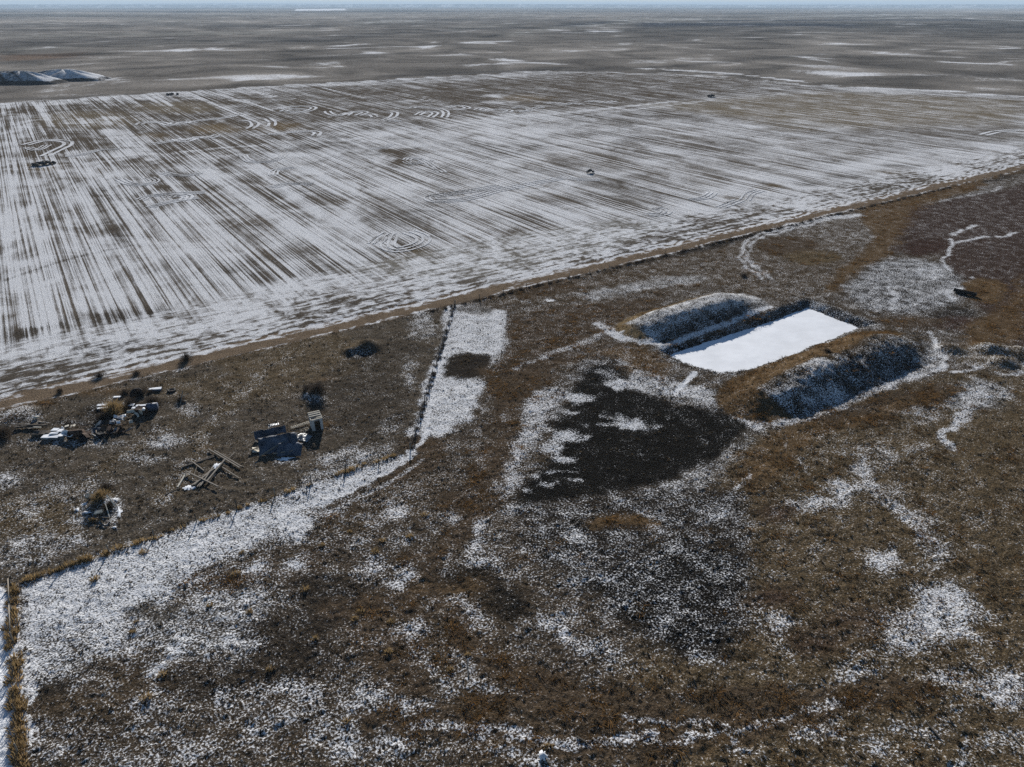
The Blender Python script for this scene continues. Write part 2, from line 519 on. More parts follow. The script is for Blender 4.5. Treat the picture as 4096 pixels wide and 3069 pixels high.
for cx, cy, rx, ry, kw in [
    (200, 600, 190, 26, dict(snow=0.15, col='fieldbrown')), (350, 480, 200, 35, dict(snow=0.12, col='fieldtan', k=0.7)),
    (700, 430, 170, 24, dict(snow=0.12, col='fieldtan', k=0.7)), (860, 515, 90, 18, dict(snow=0.05, col='tan', k=0.8)),
    (1120, 507, 75, 17, dict(snow=0.05, col='tan', k=0.7)), (610, 545, 60, 10, dict(snow=0.15, col='tan', k=0.5)),
    (320, 490, 60, 16, dict(snow=0.75)), (450, 480, 55, 16, dict(snow=0.7)), (140, 525, 30, 8, dict(snow=0.6)),
    (560, 560, 60, 14, dict(snow=0.75)), (330, 620, 130, 18, dict(snow=0.8)), (580, 620, 100, 12, dict(snow=0.8)),
    (180, 670, 60, 14, dict(snow=0.02, col='tan', k=0.5)), (600, 650, 130, 18, dict(snow=0.15, col='fieldbrown', k=0.7)),
    (760, 745, 130, 22, dict(snow=0.14, col='fieldbrown', k=0.8)), (650, 700, 60, 14, dict(snow=0.3)),
    (1060, 740, 80, 14, dict(snow=0.5, col='fieldbrown')), (1600, 610, 90, 16, dict(snow=0.15, col='fieldbrown')),
    (1640, 650, 70, 12, dict(snow=0.2, col='fieldbrown')), (1660, 1015, 60, 22, dict(snow=0.05, col='olive')),
    (1590, 1060, 40, 8, dict(snow=0.05, col='fieldtan')), (2050, 890, 190, 50, dict(snow=0.35, k=0.8)),
    (2200, 800, 140, 24, dict(snow=0.38, k=0.8)), (1250, 800, 120, 30, dict(snow=0.4, k=0.7)),
    (3080, 745, 45, 10, dict(snow=0.05, col='olive')), (2940, 790, 40, 8, dict(snow=0.1, col='olive')),
    (3600, 663, 70, 5, dict(snow=0.0, col='fardark')), (3390, 705, 70, 6, dict(snow=0.0, col='fardark')),
    (3240, 735, 25, 5, dict(snow=0.05, col='fardark')), (3550, 690, 60, 8, dict(snow=0.3, col='olive')),
    (450, 1265, 70, 16, dict(snow=0.05, col='dark')), (620, 1250, 40, 10, dict(snow=0.15, col='dark')),
    (95, 1340, 40, 12, dict(snow=0.1, col='dark')), (400, 1390, 40, 8, dict(snow=0.15, col='dark')),
    (220, 1300, 40, 10, dict(snow=0.2, col='dark')), (520, 1370, 50, 10, dict(snow=0.2, col='dark')),
    (470, 940, 40, 20, dict(snow=0.2, col='dark', k=0.7)), (500, 970, 20, 8, dict(snow=0.0, col='dark', k=0.8)),
    (1900, 385, 260, 20, dict(snow=0.10, col='fieldbrown', k=0.8)), (2090, 392, 110, 14, dict(snow=0.10, col='tan', k=0.55)),
    (2000, 408, 60, 4, dict(snow=1.0)), (1990, 383, 24, 5, dict(snow=1.2)),
    (2120, 470, 120, 12, dict(snow=0.75)), (1950, 500, 150, 18, dict(snow=0.72)), (1750, 560, 180, 20, dict(snow=0.7)),
    (2400, 640, 120, 24, dict(snow=0.45)), (2350, 860, 110, 30, dict(snow=0.8)), (2600, 850, 80, 24, dict(snow=0.8)),
    (1500, 490, 130, 16, dict(snow=0.55)), (1350, 505, 100, 16, dict(snow=0.55)), (60, 520, 60, 50, dict(snow=0.7)),
    (40, 600, 50, 30, dict(snow=0.65)), (1250, 640, 200, 36, dict(snow=0.70)), (1400, 700, 160, 30, dict(snow=0.68)),
]:
    blob(cx, cy, rx, ry, 4.0 if cy > 600 else 6.0, **kw)
# bright drifts along single drill passes
for x0, y0, x1, y1, w, s in [
    (148, 418, 204, 504, 2.5, 0.8), (620, 380, 690, 425, 2.0, 0.75), (784, 387, 963, 461, 2.5, 0.85), (840, 368, 1090, 440, 2.5, 0.8),
    (960, 458, 1160, 555, 2.5, 0.75), (1020, 365, 1100, 388, 3.0, 0.85), (1290, 352, 1460, 392, 2.0, 0.65), (1580, 372, 1800, 420, 2.0, 0.6),
    (420, 520, 520, 620, 4.5, 0.75), (480, 500, 600, 640, 3.5, 0.75), (250, 425, 330, 500, 1.5, 0.5), (600, 410, 720, 460, 1.5, 0.5),
    (1100, 640, 1420, 790, 4.5, 0.8), (1330, 640, 1700, 800, 3.5, 0.8), (1060, 720, 1500, 960, 3.0, 0.85), (830, 680, 1190, 940, 3.5, 0.85),
    (640, 680, 900, 960, 3.0, 0.8), (60, 700, 75, 1000, 3.0, 0.75), (150, 720, 180, 1050, 2.5, 0.8), (250, 720, 300, 1000, 2.5, 0.8),
    (1800, 720, 2300, 900, 3.5, 0.75), (1900, 640, 2500, 790, 4.0, 0.7), (1100, 860, 1450, 1060, 2.0, 0.9), (2300, 560, 2900, 640, 3.5, 0.65),
    (2500, 470, 3000, 540, 4.5, 0.6), (30, 1000, 35, 1250, 2.0, 0.9), (90, 1050, 100, 1300, 2.0, 0.9), (140, 1100, 155, 1300, 1.75, 0.9),
    (200, 1120, 225, 1280, 1.5, 0.85),
]:
    trail([(x0, y0), ((x0 + x1) / 2, (y0 + y1) / 2), (x1, y1)], w, w * 0.6, snow=s, warp=False, n=1)
# machine turns: loops and hooks of drifted wheel tracks
LO, LO2 = (-1.5, 0, 1.5), (-2.2, -0.4, 1.5)
RIB = []
for pts, w, kw in [
    ([(2000, 742), (1880, 765), (1760, 782), (1725, 790), (1745, 802), (1830, 800), (1900, 785), (1990, 760), (2120, 735), (2260, 708)], 1.6, LO2),
    ([(1490, 975), (1530, 945), (1555, 930)], 1.5, LO2),
    ([(1640, 925), (1690, 945), (1695, 965), (1660, 985), (1590, 1000), (1545, 985), (1560, 940)], 1.5, LO2),
    ([(1625, 640), (1640, 632), (1680, 636), (1710, 650), (1735, 668), (1770, 690)], 1.6, LO),
    ([(1625, 645), (1650, 655), (1700, 645), (1725, 640)], 1.4, LO),
    ([(970, 620), (1000, 645), (1080, 645), (1130, 625), (1135, 612)], 1.8, LO),
    ([(1090, 700), (1105, 680), (1180, 668)], 1.8, LO),
    ([(1090, 750), (1150, 735), (1250, 735)], 1.8, LO),
    ([(1480, 595), (1530, 590), (1570, 575)], 2.2, LO),
    ([(1110, 437), (1150, 428), (1220, 425), (1255, 432), (1220, 446), (1150, 446)], 2.6, LO),
    ([(1130, 446), (1170, 435), (1230, 440)], 2.4, LO),
    ([(1310, 445), (1320, 455), (1350, 462), (1395, 452), (1380, 462)], 2.6, LO),
    ([(1400, 450), (1440, 446), (1460, 450), (1430, 462)], 2.4, LO),
    ([(1465, 460), (1485, 458), (1500, 468)], 2.4, LO),
    ([(1555, 447), (1580, 452), (1570, 468), (1540, 480), (1600, 485)], 2.6, LO),
    ([(1645, 432), (1665, 428), (1720, 430), (1770, 440), (1785, 455), (1775, 470)], 2.6, LO),
    ([(1670, 460), (1700, 447), (1740, 452), (1720, 470)], 2.6, LO),
    ([(1790, 430), (1830, 422), (1870, 432), (1820, 440)], 2.6, LO),
    ([(1905, 440), (1930, 432), (1960, 440)], 2.6, LO),
    ([(1940, 445), (1980, 437), (2040, 443), (2000, 452)], 2.6, LO),
    ([(2050, 432), (2090, 430), (2120, 440), (2070, 446)], 2.6, LO),
    ([(2115, 443), (2150, 430), (2180, 430)], 2.6, LO),
    ([(2180, 414), (2220, 410), (2260, 417), (2290, 412), (2330, 418)], 2.8, LO),
    ([(2345, 408), (2380, 404), (2420, 410), (2460, 404)], 2.8, LO),
    ([(555, 500), (575, 490), (640, 490), (690, 500), (760, 487), (900, 470), (960, 455)], 2.4, LO),
    ([(690, 497), (700, 490), (740, 487), (780, 492)], 2.2, LO),
    ([(100, 580), (180, 562), (260, 565), (270, 580), (220, 605), (180, 625)], 2.2, LO),
    ([(110, 590), (150, 600), (190, 580)], 2.0, LO),
    ([(260, 625), (320, 620), (400, 600), (480, 595)], 2.4, LO),
    ([(620, 575), (680, 565), (760, 555), (800, 548)], 2.6, LO2),
    ([(700, 555), (740, 565), (790, 550), (840, 550), (870, 540)], 2.4, LO),
    ([(980, 480), (1010, 485), (1020, 500), (1000, 515)], 2.2, LO),
    ([(1070, 475), (1090, 490), (1085, 505)], 2.2, LO),
    ([(1080, 540), (1150, 530), (1230, 525), (1270, 530), (1260, 545)], 2.4, LO),
    ([(480, 715), (520, 735), (580, 738), (620, 725), (600, 710)], 1.8, LO),
    ([(650, 690), (700, 700), (760, 700), (800, 690)], 1.8, LO),
    ([(560, 800), (600, 785), (700, 775), (820, 770)], 1.7, LO),
    ([(600, 830), (650, 815), (720, 800), (790, 790)], 1.6, LO),
    ([(675, 790), (700, 780), (750, 785), (740, 800)], 1.4, LO),
    ([(0, 680), (200, 665), (420, 645), (800, 600), (1050, 580)], 3.0, dict(snow=0.75)),
    ([(1380, 560), (1600, 530), (1750, 515), (1950, 475), (2250, 452), (2700, 405)], 4.0, dict(snow=0.85)),
    ([(2050, 500), (2300, 465), (2600, 430), (2850, 400)], 3.0, dict(snow=0.7)),
    ([(0, 412), (120, 408), (260, 410)], 5.0, dict(snow=0.8)),
    ([(260, 412), (500, 402), (700, 380), (790, 384)], 4.0, dict(snow=0.6)),
    ([(2980, 800), (3000, 775), (3040, 760)], 1.5, LO), ([(2760, 800), (2820, 790), (2850, 770)], 1.5, LO),
    ([(2880, 830), (2960, 800)], 1.5, LO), ([(2400, 720), (2300, 715), (2250, 700)], 1.3, LO),
    ([(2590, 860), (2650, 855), (2660, 840), (2620, 830)], 1.4, LO),
    ([(3930, 540), (4000, 525), (4096, 520)], 3.0, LO),
    ([(300, 1040), (100, 1075), (0, 1090)], 2.2, dict(snow=0.7, k=0.5)),
    ([(300, 1040), (600, 980), (830, 935), (1000, 905)], 2.0, dict(snow=0.7, k=0.5)),
    ([(20, 1120), (300, 1030), (520, 985), (560, 985)], 1.0, dict(snow=0.2, col='dark', k=0.4)),
]:
    if isinstance(kw, tuple):
        farther = pts[0][1] < 585
        RIB.append((pts, 1.5 if farther else 0.75, (-1.6, 1.6) if farther else kw))
    else:
        trail(pts, w, w * 0.45, **kw)
# headland: the last rounds run along the track
hd = sstep(150, 139, V + 5 * NZ1) * sstep(127.4, 128.4, V)
HEADL[:] = np.maximum(HEADL, hd * (U > -300) * (U < 700))
SNOW[:] = SNOW * (1 - hd * 0.7) + hd * 0.7 * np.clip(0.60 + 0.6 * NZC, 0.2, 1)
area([(1350, 1080), (1900, 960), (2500, 870), (2700, 900), (2400, 1010), (1800, 1130)], 3, snow=0.62, col='farpale', headl=1.0, k=0.6)
area([(0, 1380), (700, 1230), (1300, 1090), (1500, 1100), (1000, 1250), (400, 1400), (0, 1500)], 3, snow=0.80, k=0.8, headl=0.8)

# dirt track along the field
trk = sstep(121.6, 122.6, V + 0.8 * NZ1) * sstep(128.2, 127.4, V)
ti = np.nonzero(trk > 0.002)[0]
lay(ti, trk[ti], 1.0, snow=0.30, col='dirt', rust=0, tuft=0.0, relief=0.25, rows=0.0, headl=1.0)
TR = [(-400, 0), (-100, 0), (60, 0), (200, 0), (500, 0), (760, 0)]
for dv, w, s in [(127.3, 0.9, 1.0), (129.2, 0.7, 0.95), (131.2, 0.8, 0.9), (125.9, 0.5, 0.55), (122.3, 0.6, 0.75), (133.5, 0.8, 0.15), (130.2, 0.5, 0.1), (128.2, 0.5, 0.15)]:
    trail([(u, dv) for u, _ in TR], w, w * 0.5, uv=True, warp=True, n=1, snow=s, k=0.65, headl=1.0)
trail([(u, 124.2) for u, _ in TR], 1.9, 0.7, uv=True, n=1, snow=0.10, k=0.85, col='dirt')
trail([(55, 119.8), (150, 120.5), (210, 120.5), (420, 120.5)], 1.6, 1.0, uv=True, warp=True, n=2, snow=0.15, col='dark', tuft=1.6, k=0.9)

# fenced yard
LIM[:] = V < 121.8
YARD = [(-13, 77.2), (34.2, 77.2), (66.5, 121.5), (-300, 121.5), (-300, 77.2)]
area(YARD, 0.8, uv=True, warp=False, snow=0.13, col='yard', tuft=0.9)
for cx, cy, rx, ry, kw in [
    (1150, 1420, 330, 110, dict(snow=0.18, col='olive', k=0.6)), (900, 1560, 300, 60, dict(snow=0.28, col='olive', k=0.5)),
    (1450, 1600, 200, 180, dict(snow=0.22, col='dark', k=0.35)), (1680, 1300, 60, 60, dict(snow=0.6)), (1650, 1480, 25, 90, dict(snow=0.55)),
    (1590, 1720, 60, 60, dict(snow=0.42)), (1450, 1850, 180, 70, dict(snow=0.50)), (1320, 1930, 120, 60, dict(snow=0.55)),
    (120, 2080, 230, 90, dict(snow=0.42, col='olive', k=0.7)), (200, 2170, 160, 30, dict(snow=0.62)), (80, 2220, 140, 60, dict(snow=0.55)),
    (40, 1930, 110, 40, dict(snow=0.45)), (300, 1950, 150, 50, dict(snow=0.36)), (680, 1750, 70, 24, dict(snow=0.75)), (640, 1775, 60, 12, dict(snow=0.8)),
    (580, 1830, 60, 18, dict(snow=0.6)), (260, 1480, 260, 60, dict(snow=0.12, col='rustdark')), (120, 1560, 160, 50, dict(snow=0.15, col='rustdark')),
    (90, 1660, 90, 40, dict(snow=0.6)), (300, 1770, 230, 20, dict(snow=0.55)), (450, 1620, 50, 30, dict(snow=0.5)), (330, 1690, 120, 14, dict(snow=0.4, col='dark')),
    (1250, 1600, 40, 14, dict(snow=0.95)), (750, 1640, 50, 14, dict(snow=0.6)), (720, 1470, 36, 12, dict(snow=0.7)), (420, 1640, 90, 30, dict(snow=0.3, col='dark')),
    (1450, 1420, 60, 20, dict(snow=0.35, col='dark')), (1130, 1855, 40, 8, dict(snow=0.9)), (1450, 1840, 20, 8, dict(snow=0.9)), (1310, 1848, 16, 7, dict(snow=0.9)),
    (330, 2080, 20, 18, dict(snow=0.85)), (470, 2060, 12, 45, dict(snow=0.95)), (455, 2010, 20, 12, dict(snow=0.9)), (350, 2035, 30, 14, dict(snow=0.7)),
    (1600, 1400, 90, 40, dict(snow=0.14, col='dark', k=0.4)), (380, 1500, 40, 12, dict(snow=0.5)), (540, 1500, 24, 10, dict(snow=0.6)), (30, 1915, 22, 16, dict(snow=0.8)),
    (640, 1350, 280, 24, dict(snow=0.10, col='dark', k=0.5)), (300, 1440, 240, 16, dict(snow=0.12, col='rustdark', k=0.6)),
]:
    if 'snow' in kw and kw['snow'] > 0.3:
        kw = dict(kw, snow=kw['snow'] * 0.82)
    blob(cx, cy, rx, ry, 0.9, **kw)
trail([(640, 2010), (800, 1760), (900, 1640), (1080, 1470), (1200, 1400)], 1.6, 1.2, snow=0.42, col='olive', k=0.6, warp=True)
trail([(0, 2080), (300, 1960), (560, 1780), (760, 1660)], 1.4, 1.0, snow=0.45, col='olive', k=0.55, warp=True)
for cx, cy, rx, ry in [(200, 1560, 130, 16), (150, 1610, 100, 12), (520, 1440, 60, 8), (1290, 1700, 25, 12), (820, 1790, 30, 7), (1290, 1520, 40, 6), (400, 1560, 120, 14), (60, 1680, 30, 8)]:
    blob(cx, cy, rx, ry, 0.6, rust=0.8, col='rust', k=0.7)

# pasture left of the marsh
area([(60, 2350), (620, 2150), (1230, 1955), (1640, 1815), (1600, 1870), (1290, 2040), (1240, 2170), (1060, 2160), (900, 2260), (700, 2330),
      (640, 2500), (350, 2560), (260, 2650), (120, 2780)], 1.2, snow=0.80, col='grey')
area([(90, 2500), (640, 2480), (1000, 2300), (1080, 2480), (980, 2660), (600, 2560), (300, 2700), (100, 2800)], 1.6, snow=0.62, col='grey', k=0.75)
area([(0, 2340), (62, 2400), (75, 2700), (82, 3069), (90, 3300), (-400, 3300), (-300, 2500)], 0.5, warp=False, snow=1.15, tuft=0.1, relief=2.2)
for cx, cy, rx, ry, kw in [
    (880, 2320, 150, 50, dict(rust=0.8, col='rustdark', snow=0.35)), (1020, 2280, 60, 30, dict(rust=0.6, col='rustdark', snow=0.4)),
    (1250, 2230, 60, 60, dict(rust=0.7, col='rustdark', snow=0.35)), (1290, 2060, 50, 20, dict(rust=0.5, col='rustdark', snow=0.3)),
    (1010, 2280, 40, 16, dict(snow=1.0, rust=0)), (750, 2320, 40, 12, dict(snow=0.95, rust=0)), (1190, 2260, 40, 16, dict(snow=0.9, rust=0)),
    (640, 2450, 120, 45, dict(snow=0.35, col='grey', tuft=1.5)), (690, 2590, 26, 20, dict(snow=1.0)), (600, 2660, 22, 16, dict(snow=0.95)),
    (230, 2740, 60, 34, dict(snow=0.08, col='dark', k=0.9)), (350, 2830, 200, 50, dict(snow=0.15, col='brown', k=0.9)), (560, 2740, 150, 60, dict(snow=0.18, col='brown', k=0.9)),
    (800, 2720, 200, 70, dict(snow=0.15, col='dark', k=0.7)), (1150, 2600, 180, 140, dict(snow=0.12, col='dark', k=0.7)), (1300, 2400, 160, 120, dict(snow=0.12, col='dark', k=0.7)),
    (1000, 2560, 90, 40, dict(snow=0.55)), (580, 2810, 60, 60, dict(snow=0.55)), (200, 2960, 120, 50, dict(snow=0.45)), (1180, 2770, 100, 50, dict(snow=0.6)),
    (1100, 2900, 160, 60, dict(snow=0.45)), (960, 2840, 120, 40, dict(snow=0.4)), (330, 2560, 200, 50, dict(snow=0.62)), (1000, 3000, 300, 60, dict(snow=0.32, rust=0.25)),
    (900, 2760, 60, 24, dict(snow=0.5)), (380, 3000, 200, 50, dict(snow=0.35)), (700, 3000, 140, 40, dict(snow=0.38)), (1240, 2880, 60, 60, dict(snow=0.55)),
    (1010, 2930, 24, 30, dict(snow=0.85)), (880, 2800, 20, 16, dict(snow=0.8)), (1040, 2770, 30, 10, dict(snow=0.9)),
]:
    blob(cx, cy, rx, ry, 0.8, **kw)
area([(1795, 1205), (2030, 1235), (2030, 1330), (1995, 1480), (1930, 1590), (1850, 1700), (1740, 1760), (1650, 1740), (1690, 1580), (1740, 1400)], 0.8, snow=0.80, col='grey', tuft=0.3)
blob(1875, 1466, 98, 52, 0.5, snow=0.04, col='dark', tuft=1.2)
blob(1900, 1230, 70, 24, 0.8, snow=0.45)
area([(1650, 1750), (1760, 1740), (1800, 1780), (1720, 1880), (1560, 1980), (1480, 2010), (1600, 1880)], 1.0, snow=0.12, col='rustdark', tuft=1.0)
area([(1400, 2020), (1560, 1950), (1700, 1890), (1800, 1900), (1700, 2060), (1500, 2100), (1320, 2120)], 1.0, snow=0.32, col='brown')
trail([(1640, 1815), (1610, 1850), (1480, 1940), (1300, 2020)], 0.8, 0.4, snow=0.85, warp=True)
trail([(1660, 1790), (1700, 1740), (1745, 1500), (1800, 1250)], 0.5, 0.4, snow=0.9)
trail([(1300, 2060), (1560, 1930), (1690, 1840)], 0.5, 0.4, snow=0.7, k=0.7)
# rusty sward around the dugout
area([(2060, 1250), (2400, 1200), (2700, 1170), (2560, 1280), (2440, 1330), (2460, 1420), (2300, 1450), (2100, 1420), (1960, 1500), (2010, 1350)], 2.0,
     snow=0.22, col='rustdark', rust=0.35)
area([(2050, 1440), (2150, 1430), (2260, 1420), (2200, 1520), (2080, 1620), (2020, 1720), (1960, 1760), (1980, 1620), (2010, 1520)], 1.2, snow=0.08, col='rustdark', rust=0.55)
area([(2380, 1400), (2560, 1370), (2680, 1450), (2640, 1530), (2500, 1480), (2400, 1450)], 1.2, snow=0.25, col='rust', rust=0.7, k=0.8)
area([(1900, 1800), (2000, 1760), (2100, 1800), (2060, 1950), (1960, 2080), (1850, 2140), (1780, 2100), (1850, 1950)], 1.2, snow=0.26, col='rustdark', rust=0.45)
area([(2130, 1560), (2230, 1540), (2290, 1560), (2240, 1660), (2160, 1740), (2100, 1850), (2080, 1960), (2010, 1990), (2060, 1850), (2060, 1700)], 1.2, snow=0.66, rust=0.3)
area([(2020, 1640), (2080, 1640), (2040, 1760), (1990, 1900), (1950, 1880), (1990, 1740)], 0.8, snow=0.5, rust=0.4)
trail([(2560, 1260), (2420, 1330), (2200, 1410), (2060, 1470)], 1.0, 0.6, snow=0.6, warp=True, k=0.8)
area([(1800, 1200), (2100, 1130), (2600, 1050), (3050, 950), (3100, 1080), (2900, 1140), (2500, 1180), (2200, 1230), (2000, 1230)], 2.0, snow=0.30, col='brown', rust=0.06)
area([(2000, 1160), (2300, 1110), (2300, 1150), (2100, 1200)], 1.4, snow=0.15, col='rustdark', rust=0.3)
area([(2300, 1170), (2600, 1120), (2900, 1080), (2900, 1110), (2600, 1160), (2350, 1200)], 1.4, snow=0.60, col='grey', k=0.7)
blob(2195, 1204, 14, 5, 0.3, snow=1.1)
# dark sump below the dugout
MARSH = [(2320, 1490), (2420, 1455), (2490, 1480), (2510, 1540), (2580, 1570), (2700, 1620), (2850, 1640), (2970, 1680), (2965, 1740), (2900, 1800),
         (2800, 1850), (2720, 1900), (2600, 1940), (2450, 1965), (2330, 1985), (2200, 2010), (2080, 2020), (2110, 1940), (2180, 1860), (2260, 1800),
         (2200, 1720), (2270, 1640), (2300, 1560)]
area([(x + (x - 2520) * 0.10, y + (y - 1760) * 0.14) for x, y in MARSH], 1.6, snow=0.36, col='dark', rust=0, k=0.8)
area(MARSH, 1.1, snow=0.05, col='black', rust=0.0, tuft=0.12, relief=0.6)
for cx, cy, rx, ry in [(2310, 1590, 66, 16), (2245, 1740, 55, 26), (2210, 1790, 60, 26), (2250, 1830, 40, 14), (2530, 1690, 55, 22), (2480, 1665, 26, 8), (2440, 1690, 40, 6),
                       (2280, 1645, 24, 6), (2420, 1655, 14, 5), (2330, 1690, 18, 5), (2210, 1880, 40, 6), (2200, 1930, 26, 8), (2290, 1915, 26, 8), (2130, 1965, 20, 8),
                       (2470, 1545, 60, 20), (2150, 1900, 16, 10), (2690, 1670, 14, 5), (2320, 1750, 30, 10), (2620, 1690, 20, 4), (2560, 1810, 12, 3), (2280, 1870, 20, 5)]:
    blob(cx, cy, rx, ry, 0.5, snow=0.72)
blob(2430, 1500, 50, 26, 0.8, snow=0.42)
area([(2500, 1560), (2760, 1600), (2960, 1650), (3050, 1640), (2900, 1580), (2720, 1530), (2560, 1480), (2520, 1500)], 0.8, snow=0.62, col='grey', tuft=0.8)
trail([(2700, 1570), (2740, 1530), (2780, 1490)], 0.7, 0.4, snow=1.0)
trail([(2940, 1660), (3060, 1720), (3160, 1650), (3330, 1610), (3560, 1540), (3760, 1460)], 1.0, 0.9, snow=0.72, warp=True)
area([(2650, 1930), (2800, 1850), (2900, 1800), (3000, 1700), (3060, 1720), (2950, 1830), (2800, 1950), (2600, 2020)], 1.0, snow=0.50, col='grey', k=0.8)
# right-hand rough pasture
area([(3050, 1680), (3200, 1640), (3500, 1570), (3800, 1480), (4096, 1500), (4300, 1520), (4300, 3200), (2400, 3200), (2500, 2700), (2800, 2100), (2900, 1860)], 2.5,
     snow=0.20, col='olive', rust=0.18, tuft=1.3, k=0.75)
area([(2980, 1840), (3060, 1740), (3250, 1660), (3400, 1680), (3200, 1780), (3100, 1900), (3000, 1950), (2900, 1960)], 1.2, snow=0.10, col='rust', rust=0.65, k=0.8)
area([(3300, 1640), (3600, 1560), (3800, 1520), (3800, 1600), (3500, 1700), (3300, 1720)], 1.2, snow=0.10, col='rustdark', rust=0.55, k=0.9)
area([(2080, 2060), (2400, 1990), (2700, 1960), (2950, 1960), (3000, 2100), (2980, 2300), (3020, 2500), (2900, 2640), (2700, 2640), (2480, 2500), (2300, 2350), (2150, 2250)], 2.0,
     snow=0.34, col='dark', rust=0.03, tuft=0.5)
area([(2350, 2350), (2750, 2150), (2950, 2250), (2950, 2560), (2800, 2640), (2600, 2560)], 1.5, snow=0.36, col='black', rust=0, tuft=0.3, k=0.75)
area([(1700, 2280), (1900, 2260), (2100, 2400), (2120, 2470), (2000, 2460), (1850, 2360)], 0.8, snow=0.06, col='black', k=0.85, tuft=0.3)
area([(1600, 2340), (1900, 2320), (2000, 2440), (2000, 2600), (2300, 2800), (2700, 2850), (2700, 3100), (1900, 3100), (1700, 2700)], 2.0, snow=0.26, col='brown', rust=0.25, k=0.8)
area([(1400, 2400), (1650, 2350), (1720, 2600), (1600, 2800), (1450, 2700)], 1.2, snow=0.18, col='rustdark', rust=0.15)
